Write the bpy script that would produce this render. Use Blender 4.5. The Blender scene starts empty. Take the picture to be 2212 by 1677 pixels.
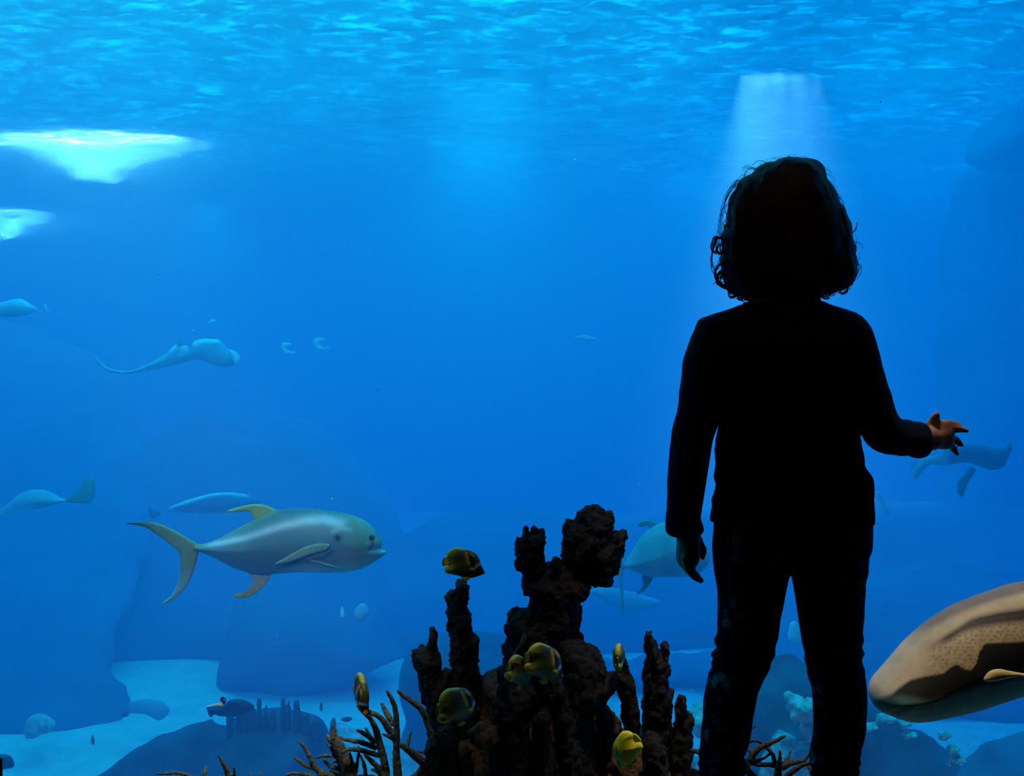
import bpy, math, random
import numpy as np
from mathutils import Vector

random.seed(7)
RNG = np.random.default_rng(11)
SC = bpy.context.scene
COL = SC.collection
FPX, CX, CY, CAMZ = 2268.0, 1106.0, 838.5, 0.757   # focal length in pixels of the 2212 x 1677 frame, eye height


def W(px, py, d):
    """world point seen at a place of the photograph, d metres in front of the eye"""
    return Vector(((px - CX) / FPX * d, d, CAMZ - (py - CY) / FPX * d))


def XZ(pts, d):
    p = np.asarray(pts, dtype=np.float64)
    return np.stack([(p[:, 0] - CX) / FPX * d, CAMZ - (p[:, 1] - CY) / FPX * d], 1)


# ---------------------------------------------------------------- meshes
def mesh_np(name, V, F, smooth=True):
    V = np.asarray(V, dtype=np.float32)
    me = bpy.data.meshes.new(name)
    if isinstance(F, np.ndarray):
        n, k = F.shape
        me.vertices.add(len(V)); me.vertices.foreach_set('co', V.ravel())
        me.loops.add(n * k); me.loops.foreach_set('vertex_index', F.astype(np.int32).ravel())
        me.polygons.add(n)
        me.polygons.foreach_set('loop_start', np.arange(0, n * k, k, dtype=np.int32))
        me.update(calc_edges=True)
    else:
        me.from_pydata([tuple(v) for v in V], [], F)
    if smooth:
        me.polygons.foreach_set('use_smooth', np.ones(len(me.polygons), dtype=bool))
    me.validate()
    me.update()
    return me


def link(name, me, mat, parent=None, loc=None):
    o = bpy.data.objects.new(name, me)
    COL.objects.link(o)
    if mat is not None:
        me.materials.clear(); me.materials.append(mat)
    if parent is not None:
        o.parent = parent
    if loc is not None:
        o.location = loc
    return o


def tag(o, label=None, cat=None, group=None, kind=None):
    for k, v in (('label', label), ('category', cat), ('group', group), ('kind', kind)):
        if v:
            o[k] = v
    return o


def recentre(o, base):
    """move the origin of a mesh built in world coordinates to base"""
    base = Vector(base)
    n = len(o.data.vertices)
    a = np.empty(n * 3, dtype=np.float32)
    o.data.vertices.foreach_get('co', a)
    a = a.reshape(-1, 3) - np.array(base, dtype=np.float32)
    o.data.vertices.foreach_set('co', a.ravel()); o.data.update()
    o.location = base
    return o


def set_col(me, C, name='tint'):
    C = np.asarray(C, dtype=np.float32)
    if C.shape[1] == 3:
        C = np.concatenate([C, np.ones((len(C), 1), np.float32)], 1)
    at = me.color_attributes.new(name, 'FLOAT_COLOR', 'POINT')
    at.data.foreach_set('color', C.ravel())


def box(name, lo, hi, mat, parent=None):
    lo, hi = np.array(lo), np.array(hi)
    V = [[(lo, hi)[i][0], (lo, hi)[j][1], (lo, hi)[k][2]] for i in (0, 1) for j in (0, 1) for k in (0, 1)]
    F = [[0, 1, 3, 2], [4, 6, 7, 5], [0, 4, 5, 1], [2, 3, 7, 6], [0, 2, 6, 4], [1, 5, 7, 3]]
    return link(name, mesh_np(name, V, np.array(F), smooth=False), mat, parent)


# ---------------------------------------------------------------- fields
def _lattice(seed):
    return np.random.default_rng(seed).random((32, 32, 32)).astype(np.float32) * 2 - 1


_LAT = {}


def noise3(X, Y, Z, scale, seed=0):
    """smooth value noise in -1..1, scale = features per metre"""
    L = _LAT.setdefault(seed, _lattice(seed))
    out = []
    for A in (X, Y, Z):
        a = np.asarray(A, dtype=np.float32) * scale
        i = np.floor(a).astype(np.int32)
        f = a - i
        out.append((i & 31, (i + 1) & 31, f * f * (3 - 2 * f)))
    (x0, x1, fx), (y0, y1, fy), (z0, z1, fz) = out
    a = L[x0, y0, z0] * (1 - fx) + L[x1, y0, z0] * fx
    b = L[x0, y1, z0] * (1 - fx) + L[x1, y1, z0] * fx
    c = L[x0, y0, z1] * (1 - fx) + L[x1, y0, z1] * fx
    d = L[x0, y1, z1] * (1 - fx) + L[x1, y1, z1] * fx
    return (a * (1 - fy) + b * fy) * (1 - fz) + (c * (1 - fy) + d * fy) * fz


def grid(lo, hi, h):
    ax = [np.arange(l, u + h, h, dtype=np.float32) for l, u in zip(lo, hi)]
    return np.meshgrid(*ax, indexing='ij')


def nets(F, lo, h):
    """surface of F = 0 (negative inside) as vertices and quads"""
    S = F < 0
    nx, ny, nz = F.shape
    cnt = np.zeros((nx - 1, ny - 1, nz - 1), np.int8)
    offs = [(i, j, k) for i in (0, 1) for j in (0, 1) for k in (0, 1)]
    for i, j, k in offs:
        cnt += S[i:nx - 1 + i, j:ny - 1 + j, k:nz - 1 + k]
    act = (cnt > 0) & (cnt < 8)
    idx = np.argwhere(act)
    vals = {o: F[idx[:, 0] + o[0], idx[:, 1] + o[1], idx[:, 2] + o[2]] for o in offs}
    P = np.zeros((len(idx), 3), np.float32); N = np.zeros(len(idx), np.float32)
    for a in offs:
        for ax in range(3):
            if a[ax] == 0:
                b = tuple(1 if q == ax else a[q] for q in range(3))
                va, vb = vals[a], vals[b]
                m = (va < 0) != (vb < 0)
                t = np.where(m, va / np.where(m, va - vb, 1), 0)
                p = np.tile(np.array(a, np.float32), (len(idx), 1)); p[:, ax] += t
                P += p * m[:, None]; N += m
    V = (idx + P / N[:, None]) * h + np.array(lo, np.float32)
    vid = -np.ones(act.shape, np.int64)
    vid[tuple(idx.T)] = np.arange(len(idx))
    Q = []
    for ax in range(3):
        sl0 = [slice(None)] * 3; sl1 = [slice(None)] * 3
        sl0[ax] = slice(0, -1); sl1[ax] = slice(1, None)
        A, B = S[tuple(sl0)], S[tuple(sl1)]
        e = np.argwhere(A != B)
        o1, o2 = [q for q in range(3) if q != ax]
        ok = (e[:, o1] > 0) & (e[:, o2] > 0) & (e[:, o1] < F.shape[o1] - 1) & (e[:, o2] < F.shape[o2] - 1)
        e = e[ok]
        c = []
        for da, db in ((-1, -1), (0, -1), (0, 0), (-1, 0)):
            g = e.copy(); g[:, o1] += da; g[:, o2] += db
            c.append(vid[tuple(g.T)])
        q = np.stack(c, 1)
        flip = A[tuple(e.T)]
        if ax == 1:
            flip = ~flip
        q[~flip] = q[~flip][:, ::-1]
        Q.append(q)
    return V, np.concatenate(Q)


def catmull(P, n=4, closed=True):
    P = np.asarray(P, dtype=np.float64)
    out = []
    m = len(P)
    for i in range(m if closed else m - 1):
        if closed:
            p0, p1, p2, p3 = P[i - 1], P[i], P[(i + 1) % m], P[(i + 2) % m]
        else:
            p0, p1, p2, p3 = P[max(i - 1, 0)], P[i], P[i + 1], P[min(i + 2, m - 1)]
        for k in range(n):
            t = k / n
            out.append(0.5 * (2 * p1 + (p2 - p0) * t + (2 * p0 - 5 * p1 + 4 * p2 - p3) * t * t + (3 * p1 - p0 - 3 * p2 + p3) * t ** 3))
    if not closed:
        out.append(P[-1])
    return np.array(out)


def sdpoly(X, Z, P):
    """signed distance to a closed outline, positive inside"""
    d = np.full(X.shape, 1e9, np.float32); ins = np.zeros(X.shape, bool)
    n = len(P)
    for i in range(n):
        ax, az = P[i]; bx, bz = P[(i + 1) % n]
        ex, ez = bx - ax, bz - az
        l2 = ex * ex + ez * ez + 1e-18
        t = np.clip(((X - ax) * ex + (Z - az) * ez) / l2, 0, 1)
        d = np.minimum(d, (X - ax - t * ex) ** 2 + (Z - az - t * ez) ** 2)
        if az != bz:
            c = (az > Z) != (bz > Z)
            ins ^= c & (X < ax + (Z - az) / (bz - az) * ex)
    d = np.sqrt(d)
    return np.where(ins, d, -d)


def puff(X, Y, Z, P, R, y0=0.0, k=1.0):
    """rounded solid with outline P in x-z: at most R*k thick to either side of y0 (a number or a field)"""
    d = sdpoly(X[:, 0, :], Z[:, 0, :], P)[:, None, :]
    return np.sqrt(np.maximum(R - d, 0) ** 2 + ((Y - y0) / k) ** 2) - R


def smin(a, b, k):
    h = np.clip(0.5 + 0.5 * (b - a) / k, 0, 1)
    return b * (1 - h) + a * h - k * h * (1 - h)


def cone(X, Y, Z, a, b, ra, rb):
    """capsule whose radius runs from ra at a to rb at b"""
    a = np.array(a, np.float32); e = np.array(b, np.float32) - a
    t = np.clip(((X - a[0]) * e[0] + (Y - a[1]) * e[1] + (Z - a[2]) * e[2]) / (float(e @ e) + 1e-12), 0, 1)
    return np.sqrt((X - a[0] - t * e[0]) ** 2 + (Y - a[1] - t * e[1]) ** 2 + (Z - a[2] - t * e[2]) ** 2) - (ra + (rb - ra) * t)


def ball(X, Y, Z, c, r):
    r = np.array(r, np.float32) * np.ones(3, np.float32)
    q = np.sqrt(((X - c[0]) / r[0]) ** 2 + ((Y - c[1]) / r[1]) ** 2 + ((Z - c[2]) / r[2]) ** 2)
    return (q - 1) * float(r.min())


def tube(points, radii, seg=8, closed_ends=True):
    """vertices and quads of a round tube along points"""
    P = np.asarray(points, dtype=np.float64); n = len(P)
    T = np.gradient(P, axis=0); T /= np.linalg.norm(T, axis=1)[:, None] + 1e-12
    up = np.array([0.31, 0.2, 0.93]) if abs(T[0] @ np.array([0.31, 0.2, 0.93])) < 0.9 else np.array([1.0, 0, 0])
    V = []
    u = up - (up @ T[0]) * T[0]
    for i in range(n):
        u = u - (u @ T[i]) * T[i]; u /= np.linalg.norm(u) + 1e-12
        w = np.cross(T[i], u)
        for k in range(seg):
            a = 2 * math.pi * k / seg
            V.append(P[i] + radii[i] * (math.cos(a) * u + math.sin(a) * w))
    F = [[i * seg + k, i * seg + (k + 1) % seg, (i + 1) * seg + (k + 1) % seg, (i + 1) * seg + k] for i in range(n - 1) for k in range(seg)]
    if closed_ends:
        V += [P[0] - T[0] * radii[0] * .6, P[-1] + T[-1] * radii[-1] * .6]
        a, b = len(V) - 2, len(V) - 1
        F += [[a, (k + 1) % seg, k, a][:3] + [a] for k in range(seg)] and [[a, a, (k + 1) % seg, k] for k in range(seg)]
        F += [[b, b, (n - 1) * seg + k, (n - 1) * seg + (k + 1) % seg] for k in range(seg)]
    return np.array(V), F


class Soup:
    def __init__(self):
        self.V, self.F, self.n = [], [], 0

    def add(self, V, F):
        V = np.asarray(V, dtype=np.float64)
        self.V.append(V)
        for f in F:
            g = []
            for i in f:
                if not g or i + self.n != g[-1]:
                    g.append(int(i) + self.n)
            self.F.append(g)
        self.n += len(V)

    def mesh(self, name, smooth=True):
        return mesh_np(name, np.concatenate(self.V), self.F, smooth)


# ---------------------------------------------------------------- materials
def srgb(r, g, b):
    f = lambda c: (c / 255) / 12.92 if c <= 10.31 else ((c / 255 + 0.055) / 1.055) ** 2.4
    return (f(r), f(g), f(b))


class NT:
    def __init__(self, name):
        self.m = bpy.data.materials.new(name); self.m.use_nodes = True
        self.t = self.m.node_tree; self.t.nodes.clear()
        self.out = self.t.nodes.new('ShaderNodeOutputMaterial')

    def n(self, typ, **kw):
        nd = self.t.nodes.new('ShaderNode' + typ)
        for k, v in kw.items():
            if k.startswith('i_'):
                nd.inputs[k[2:].replace('_', ' ')].default_value = v
            else:
                setattr(nd, k, v)
        return nd

    def l(self, a, b):
        self.t.links.new(a, b)

    def ramp(self, fac, stops):
        r = self.n('ValToRGB')
        el = r.color_ramp.elements
        while len(el) < len(stops):
            el.new(0.5)
        for e, (p, c) in zip(el, stops):
            e.position = p; e.color = (*c, 1)
        self.l(fac, r.inputs[0])
        return r.outputs[0]

    def math(self, op, a, b=0.0):
        nd = self.n('Math', operation=op)
        for s, v in ((nd.inputs[0], a), (nd.inputs[1], b)):
            if hasattr(v, 'links') or hasattr(v, 'is_linked'):
                self.l(v, s)
            else:
                s.default_value = v
        return nd.outputs[0]

    def mix(self, fac, a, b, blend='MIX'):
        nd = self.n('Mix', data_type='RGBA', blend_type=blend)
        for s, v in ((nd.inputs[0], fac), (nd.inputs[6], a), (nd.inputs[7], b)):
            if hasattr(v, 'is_linked'):
                self.l(v, s)
            elif isinstance(v, (int, float)):
                s.default_value = v
            else:
                s.default_value = (*v, 1)
        return nd.outputs[2]


def plain(name, col, rough=0.7, noise=None, amp=0.35, bump=0.0, spec=0.3, sheen=0.0, attr=False):
    """principled surface whose colour is broken up by noise (features per metre)"""
    t = NT(name)
    b = t.n('BsdfPrincipled', i_Roughness=rough)
    b.inputs['Specular IOR Level'].default_value = spec
    if sheen:
        b.inputs['Sheen Weight'].default_value = sheen
    base = (*col, 1)
    src = None
    if attr:
        src = t.n('Attribute', attribute_name='tint').outputs['Color']
    if noise:
        tc = t.n('TexCoord')
        nz = t.n('TexNoise', i_Scale=noise, i_Detail=5.0, i_Roughness=0.6)
        t.l(tc.outputs['Object'], nz.inputs['Vector'])
        f = t.ramp(nz.outputs['Fac'], [(0.3, (1 - amp,) * 3), (0.7, (1 + amp * .6,) * 3)])
        c = t.mix(1.0, src if src is not None else col, f, 'MULTIPLY')
        t.l(c, b.inputs['Base Color'])
        if bump:
            bp = t.n('Bump', i_Strength=1.0, i_Distance=bump)
            t.l(nz.outputs['Fac'], bp.inputs['Height']); t.l(bp.outputs[0], b.inputs['Normal'])
    elif src is not None:
        t.l(src, b.inputs['Base Color'])
    else:
        b.inputs['Base Color'].default_value = base
    t.l(b.outputs[0], t.out.inputs['Surface'])
    return t.m
# ================================================================ camera and picture
cam = bpy.data.cameras.new('camera')
cam.sensor_width = 36.0; cam.sensor_fit = 'HORIZONTAL'
cam.lens = 36.0 * FPX / 2212.0
cam.clip_start = 0.05; cam.clip_end = 120
co = bpy.data.objects.new('camera', cam); COL.objects.link(co)
co.location = (0, 0, CAMZ); co.rotation_euler = (math.pi / 2, 0, 0)
SC.camera = co
SC.view_settings.view_transform = 'Standard'
SC.view_settings.look = 'None'
try:
    SC.cycles.max_bounces = 2; SC.cycles.diffuse_bounces = 1; SC.cycles.glossy_bounces = 1
    SC.cycles.transmission_bounces = 1; SC.cycles.volume_bounces = 0; SC.cycles.transparent_max_bounces = 8
    SC.cycles.use_light_tree = False
    SC.cycles.caustics_reflective = False; SC.cycles.caustics_refractive = False
    SC.cycles.sample_clamp_indirect = 2.0
except Exception:
    pass
wd = bpy.data.worlds.new('dark_gallery'); SC.world = wd; wd.use_nodes = True
wd.node_tree.nodes['Background'].inputs[0].default_value = (0.0015, 0.002, 0.003, 1)

GLASS_Y, HAZE_Y, BACK_Y = 2.06, 3.75, 27.0
SURF = CAMZ + 4.0          # the water surface
SAND = CAMZ - 2.64         # the tank bottom

# ================================================================ setting
t = NT('rubber_flooring'); b = t.n('BsdfPrincipled', i_Roughness=0.85)
nz = t.n('TexNoise', i_Scale=60.0); t.l(t.ramp(nz.outputs['Fac'], [(0.3, (.006,) * 3), (0.7, (.012,) * 3)]), b.inputs['Base Color'])
t.l(b.outputs[0], t.out.inputs['Surface']); M_FLOOR = t.m
M_DARK = plain('dark_painted_trim', (.004, .005, .008), .6, noise=30)
fl = box('floor', (-6, -1.5, -0.12), (6, GLASS_Y - 0.03, 0), M_FLOOR); tag(fl, 'dark gallery floor', kind='structure')

t = NT('acrylic_pane')
tr = t.n('BsdfTransparent'); tr.inputs[0].default_value = (.985, .992, 1, 1)
t.l(tr.outputs[0], t.out.inputs['Surface'])
M_PANE = t.m
win = box('window_1', (-6, GLASS_Y, -0.02), (6, GLASS_Y + 0.04, 4.6), M_PANE)
tag(win, 'clear acrylic viewing pane of the tank', kind='structure')
tr1 = box('trim_1', (-6, GLASS_Y - 0.029, -0.16), (6, GLASS_Y + 0.02, -0.04), M_DARK)
tag(tr1, 'dark sill under the viewing pane', kind='structure')
lft = W(3, 1640, GLASS_Y - 0.02)
tr2 = box('trim_2', (lft.x - 0.5, GLASS_Y - 0.02, -0.02), (lft.x, GLASS_Y - 0.015, lft.z), M_DARK)
tag(tr2, 'dark corner block at the foot of the viewing pane', kind='structure')

# tank shell
M_WALL = plain('painted_tank_wall', srgb(20, 60, 90), .9, noise=.6, amp=.5)
wb = box('wall_back', (-26, BACK_Y, -4), (26, BACK_Y + .3, SURF + 3), M_WALL)
wl = box('wall_left', (-26.3, GLASS_Y, -4), (-26, BACK_Y, SURF + 3), M_WALL)
wr = box('wall_right', (26, GLASS_Y, -4), (26.3, BACK_Y, SURF + 3), M_WALL)
ce = box('ceiling', (-26, -2, SURF + 3), (26, BACK_Y, SURF + 3.2), M_WALL)
for o in (wb, wl, wr, ce):
    tag(o, 'dark tank ' + o.name.replace('_', ' '), kind='structure')

# water: a hazy body and a rippled surface
t = NT('hazy_sea_water')
SIG = 0.115
ab = t.n('VolumeAbsorption'); ab.inputs['Color'].default_value = (0.0, .536, .68, 1); ab.inputs['Density'].default_value = 0.14
scn = t.n('VolumeScatter'); scn.inputs['Color'].default_value = (.5, .95, 1, 1); scn.inputs['Density'].default_value = 0.105; scn.inputs['Anisotropy'].default_value = 0.0
em = t.n('Emission'); em.inputs[0].default_value = (0.0, .082, .52, 1); em.inputs[1].default_value = 0.104  # volume glow put in for the multiply scattered light
a1 = t.n('AddShader'); a2 = t.n('AddShader')
t.l(ab.outputs[0], a1.inputs[0]); t.l(scn.outputs[0], a1.inputs[1]); t.l(a1.outputs[0], a2.inputs[0]); t.l(em.outputs[0], a2.inputs[1])
t.l(a2.outputs[0], t.out.inputs['Volume'])
M_WATER = t.m
wa = box('water', (-25.9, HAZE_Y, SAND - 1.5), (25.9, BACK_Y - .1, SURF - 0.02), M_WATER)
tag(wa, 'hazy blue water filling the tank', kind='structure')

t = NT('rippled_water_surface')
tc = t.n('TexCoord')
mp = t.n('Mapping'); mp.inputs['Scale'].default_value = (1.0, 1.9, 1); t.l(tc.outputs['Object'], mp.inputs['Vector'])
n1 = t.n('TexNoise', i_Scale=.55, i_Detail=2.0, i_Roughness=.5); t.l(mp.outputs[0], n1.inputs['Vector'])
n2 = t.n('TexNoise', i_Scale=3.0, i_Detail=3.0, i_Roughness=.55, i_Distortion=1.0); t.l(mp.outputs[0], n2.inputs['Vector'])
n3 = t.n('TexNoise', i_Scale=1.5, i_Detail=5.0, i_Roughness=.6, i_Distortion=.5); t.l(mp.outputs[0], n3.inputs['Vector'])
fl1 = t.ramp(n2.outputs['Fac'], [(.50, (0, 0, 0)), (.58, (.22, .4, .4)), (.68, (1, 1, 1))])  # glitter of the waves painted into the translucent colour as bright flecks
fl2 = t.ramp(n1.outputs['Fac'], [(.36, (.3,) * 3), (.64, (1.0,) * 3)])
fl3 = t.ramp(n3.outputs['Fac'], [(.3, (.06, .10, .10)), (.7, (.26, .34, .34))])
fc = t.mix(1.0, t.mix(1.0, fl1, fl2, 'MULTIPLY'), fl3, 'ADD')
tl = t.n('BsdfTranslucent'); t.l(fc, tl.inputs[0])
tr = t.n('BsdfTransparent'); tr.inputs[0].default_value = (.9, .97, 1, 1)
mx = t.n('MixShader'); mx.inputs[0].default_value = 0.62
t.l(tr.outputs[0], mx.inputs[1]); t.l(tl.outputs[0], mx.inputs[2]); t.l(mx.outputs[0], t.out.inputs['Surface'])
M_SURF = t.m
nx, ny = 130, 90
X, Y = np.meshgrid(np.linspace(-26, 26, nx), np.linspace(GLASS_Y + .05, BACK_Y, ny), indexing='ij')
Zs = SURF + 0.05 * noise3(X, Y, 0 * X, .9, 3) + 0.02 * noise3(X, Y, 0 * X, 2.3, 4)
I = np.arange(nx * ny).reshape(nx, ny)
Q = np.stack([I[:-1, :-1], I[1:, :-1], I[1:, 1:], I[:-1, 1:]], -1).reshape(-1, 4)
ws = link('water_surface', mesh_np('water_surface', np.stack([X, Y, Zs], -1).reshape(-1, 3), Q), M_SURF)
tag(ws, 'rippled water surface seen from below', kind='structure')


# ================================================================ light
def lamp(name, typ, loc, energy, col, **kw):
    L = bpy.data.lights.new(name, typ); L.energy = energy; L.color = col
    o = bpy.data.objects.new(name, L); COL.objects.link(o); o.location = loc
    aim = kw.pop('aim', None)
    for k, v in kw.items():
        setattr(L, k, v)
    if aim is not None:
        o.rotation_euler = (Vector(aim) - Vector(loc)).to_track_quat('-Z', 'Y').to_euler()
    return o


lamp('skylight', 'AREA', (-9, 12.2, SURF + 2.4), 3350, (.0, .74, 1.0), shape='RECTANGLE', size=20, size_y=12)
lamp('skylight', 'AREA', (9, 14.5, SURF + 2.4), 4500, (.0, .51, 1.0), shape='RECTANGLE', size=18, size_y=17)


def pool_lamp(px, py, energy, col, sx=1.0, sy=.6, up=.25):
    """a broad lamp hung just over the water where the photo shows light coming in"""
    d = (SURF - CAMZ) / ((CY - py) / FPX)
    p = W(px, py, d)
    return lamp('pool_lamp', 'AREA', (p.x, p.y, SURF + up), energy, col, shape='ELLIPSE', size=sx, size_y=sy)


def beam(px, py, energy, col, size=1.0, spread=50, lean=(0, 0), down=.06, size_y=None):
    d = (SURF - CAMZ) / ((CY - py) / FPX)
    p = W(px, py, d)
    return lamp('beam_lamp', 'AREA', (p.x, p.y, SURF - down), energy, col, shape='ELLIPSE' if size_y else 'DISK', size=size, size_y=size_y or size, spread=math.radians(spread), aim=(p.x + lean[0], p.y + lean[1], SURF - 3))


def shaft(px, py, energy, col, up=1.2, spread=60, lean=(0, 0), size=.2):
    d = (SURF - CAMZ) / ((CY - py) / FPX)
    p = W(px, py, d)
    return lamp('shaft_lamp', 'SPOT', (p.x, p.y, SURF + up), energy, col, spot_size=math.radians(spread), spot_blend=.7,
                shadow_soft_size=size, aim=(p.x + lean[0], p.y + lean[1], SURF - 3))


pool_lamp(190, 303, 500, (.5, 1, .9), 3.1, .9, up=.14)
pool_lamp(15, 458, 260, (.45, 1, .9), 1.6, .9, up=.14)


def added_uplight(px, py, deep, energy, sx, sy):
    """an added lamp under water, shining up at the surface"""
    d = (SURF - CAMZ) / ((CY - py) / FPX)
    p = W(px, py, d)
    return lamp('added_uplight', 'AREA', (p.x, p.y, SURF - deep), energy, (.5, .92, .74), shape='ELLIPSE', size=sx, size_y=sy, aim=(p.x, p.y, SURF + 5))


for px, dp, e, sx in ((60, .16, 90, .9), (110, .28, 150, .6), (150, .42, 190, .5), (178, .62, 190, .34), (205, .52, 220, .4), (232, .66, 170, .3), (262, .44, 190, .45), (300, .34, 150, .5), (350, .24, 150, .6), (405, .14, 130, .8), (215, .2, 330, 1.4)):
    added_uplight(px, 303, dp, e, sx, .6)  # added underwater lamps that give the bright patch its lens shape
for px, dp, e, sx in ((-12, .6, 900, .5), (12, .55, 900, .4), (35, .4, 700, .5), (62, .24, 420, .6), (92, .12, 200, .5)):
    added_uplight(px, 460, dp, e, sx, .6)
beam(450, 440, 120, (.0, .8, 1), 1.0, 130)
beam(1050, 175, 70, (.02, .85, 1), 1.3, 130)
beam(1040, 300, 110, (.0, .8, 1), 1.5, 130)
for px, py, e, s, ln in ((1612, 152, 26, .16, -.25), (1640, 150, 34, .2, -.2), (1680, 149, 46, .26, -.1), (1722, 150, 30, .22, .15), (1756, 154, 12, .18, .4)):
    beam(px, py, e * 1.15, (.42, .86, .86), s, 34, lean=(ln, 0))
beam(1560, 262, 60, (.03, .8, 1), 1.2, 120)
beam(1500, 372, 60, (.0, .8, 1), 1.2, 130)
beam(1480, 40, 40, (.03, .8, 1), 2.0, 120)
beam(1930, 70, 45, (.02, .85, 1), 2.0, 130)
beam(2200, 372, 70, (.0, .85, 1), .6, 40)
# the show lamp over the front of the tank, near the pane
lamp('front_lamp', 'SPOT', (.75, 2.55, 3.6), 350, (1, .84, .64), spot_size=math.radians(46), spot_blend=.8, shadow_soft_size=.12, aim=(1.3, 2.75, 0))
lamp('reef_lamp', 'SPOT', (-.2, 2.6, 3.4), 18, (1, .94, .74), spot_size=math.radians(40), spot_blend=.8, shadow_soft_size=.12, aim=(.1, 3.2, 0))

lamp('front_fill', 'AREA', (-1.6, 3.9, 3.3), 100, (.05, .82, 1), shape='RECTANGLE', size=5, size_y=.4, spread=math.radians(104), aim=(-1.8, 6.5, .6))  # added fill that brightens the fish on their near side

lamp('child_fill', 'SPOT', (1.25, 1.25, 2.2), 3.2, (1, .84, .7), spot_size=math.radians(15), spot_blend=.8, shadow_soft_size=.1, aim=(.80, 1.93, .70))  # added narrow spot that warms only the raised hand
lamp('child_fill', 'SPOT', (.2, .7, 2.6), 15, (1, .7, .5), spot_size=math.radians(14), spot_blend=.9, shadow_soft_size=.1, aim=(.46, 1.8, 1.12))  # added narrow spot that browns the top of the hair

lamp('sand_fill', 'SPOT', (-3.0, 8.9, SURF - .06), 760, (.0, 1, .88), spot_size=math.radians(56), spot_blend=1.0, shadow_soft_size=.8, aim=(-3.0, 8.9, -5))  # added spot under the surface to lift the left sand

lamp('sand_fill', 'SPOT', (1.9, 4.0, SURF - .06), 900, (.0, .92, 1), spot_size=math.radians(34), spot_blend=1.0, shadow_soft_size=.3, aim=(1.75, 5.3, -1.2))  # added spot to brighten the plate corals and the right mound

lamp('fish_fill', 'SPOT', (-1.5, 2.4, 1.5), 46, (.9, 1, .98), spot_size=math.radians(26), spot_blend=.7, shadow_soft_size=.15, aim=(-1.12, 4.7, .2))  # added fill aimed at the big trevally from the pane side

lamp('twig_fill', 'SPOT', (-.5, 2.3, 1.9), 80, (.95, 1, .9), spot_size=math.radians(44), spot_blend=.8, shadow_soft_size=.1, aim=(-.95, 3.5, -.42))  # added fill for the left branching coral and the small wrasse
# ================================================================ tank bottom, rocks and corals
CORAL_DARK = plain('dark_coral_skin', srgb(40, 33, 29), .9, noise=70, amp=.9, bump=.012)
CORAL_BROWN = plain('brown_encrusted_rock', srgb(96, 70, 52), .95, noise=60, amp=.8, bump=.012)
CORAL_TWIG = plain('speckled_twig_coral', srgb(74, 72, 70), .9, noise=120, amp=.85, bump=.004)
TWIG_PALE = plain('pale_speckled_twig_coral', srgb(140, 134, 118), .9, noise=120, amp=.85, bump=.004)
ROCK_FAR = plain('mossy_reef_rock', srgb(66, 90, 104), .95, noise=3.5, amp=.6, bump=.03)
ROCK_DARK = plain('haze_blue_rock', srgb(52, 124, 152), .95, noise=1.2, amp=.35, bump=.03)  # base colour lifted towards the blue haze of the water
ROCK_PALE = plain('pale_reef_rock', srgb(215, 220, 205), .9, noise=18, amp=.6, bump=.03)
SANDM = plain('pale_coral_sand', srgb(200, 240, 222), .95, noise=5, amp=.22, bump=.01)


def cp(pts, ox, oy, k):
    return [(ox + a / k, oy + b / k) for a, b in pts]


def lump(name, pts, d, R, mat, h, amp, freq, label=None, cat=None, group=None, parent=None, k=1.0, base_z=None, seed=0, smooth=True, octave=.5, lean=0.0):
    """rock or coral with the outline pts (photo pixels) d metres away, its skin roughened by noise"""
    P = XZ(pts, d)
    zb = P[:, 1].min()
    if lean:       # higher points stand farther back
        q = (np.array(pts)[:, 1] - CY) / FPX
        z = (CAMZ - q * d + q * lean * zb) / (1 + q * lean)
        P = np.stack([(np.array(pts)[:, 0] - CX) / FPX * (d + lean * (z - zb)), z], 1)
    if smooth:
        P = catmull(P, 3)
    m = 2 * h + amp * 2
    lo = (P[:, 0].min() - m, d - R * k - m, P[:, 1].min() - m)
    hi = (P[:, 0].max() + m, d + R * k + m + lean * (P[:, 1].max() - zb), P[:, 1].max() + m)
    X, Y, Z = grid(lo, hi, h)
    F = puff(X, Y, Z, P, R, d + lean * (Z - zb), k)
    F = F + amp * noise3(X, Y, Z, freq, seed) + amp * octave * noise3(X, Y, Z, freq * 2.3, seed + 1)
    if mat is CORAL_DARK:
        F = F - amp * .9 * np.abs(noise3(X, Y, Z * .55, freq * 1.7, seed + 2)) + amp * .36
    F[0] = F[-1] = 1; F[:, 0] = F[:, -1] = 1; F[:, :, 0] = F[:, :, -1] = 1
    V, Q = nets(F, lo, h)
    o = link(name, mesh_np(name, V, Q), mat)
    c = ((lo[0] + hi[0]) / 2, d, lo[2] + m)
    if parent is None:
        recentre(o, c)
        tag(o, label, cat, group)
    else:
        recentre(o, c)
        o.parent = parent
        o.location = Vector(c) - parent.location
    return o


# ---- sand
nx, ny = 150, 140
X, Y = np.meshgrid(np.linspace(-14, 14, nx), np.linspace(GLASS_Y + .1, 22, ny), indexing='ij')
Zs = SAND + .07 * noise3(X, Y, 0 * X, .55, 5) + .02 * noise3(X, Y, 0 * X, 2.0, 6)
I = np.arange(nx * ny).reshape(nx, ny)
Q = np.stack([I[:-1, :-1], I[1:, :-1], I[1:, 1:], I[:-1, 1:]], -1).reshape(-1, 4)
so = link('sand_floor', mesh_np('sand_floor', np.stack([X, Y, Zs], -1).reshape(-1, 3), Q), SANDM)
tag(so, 'pale sand on the tank bottom', kind='structure')

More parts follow.
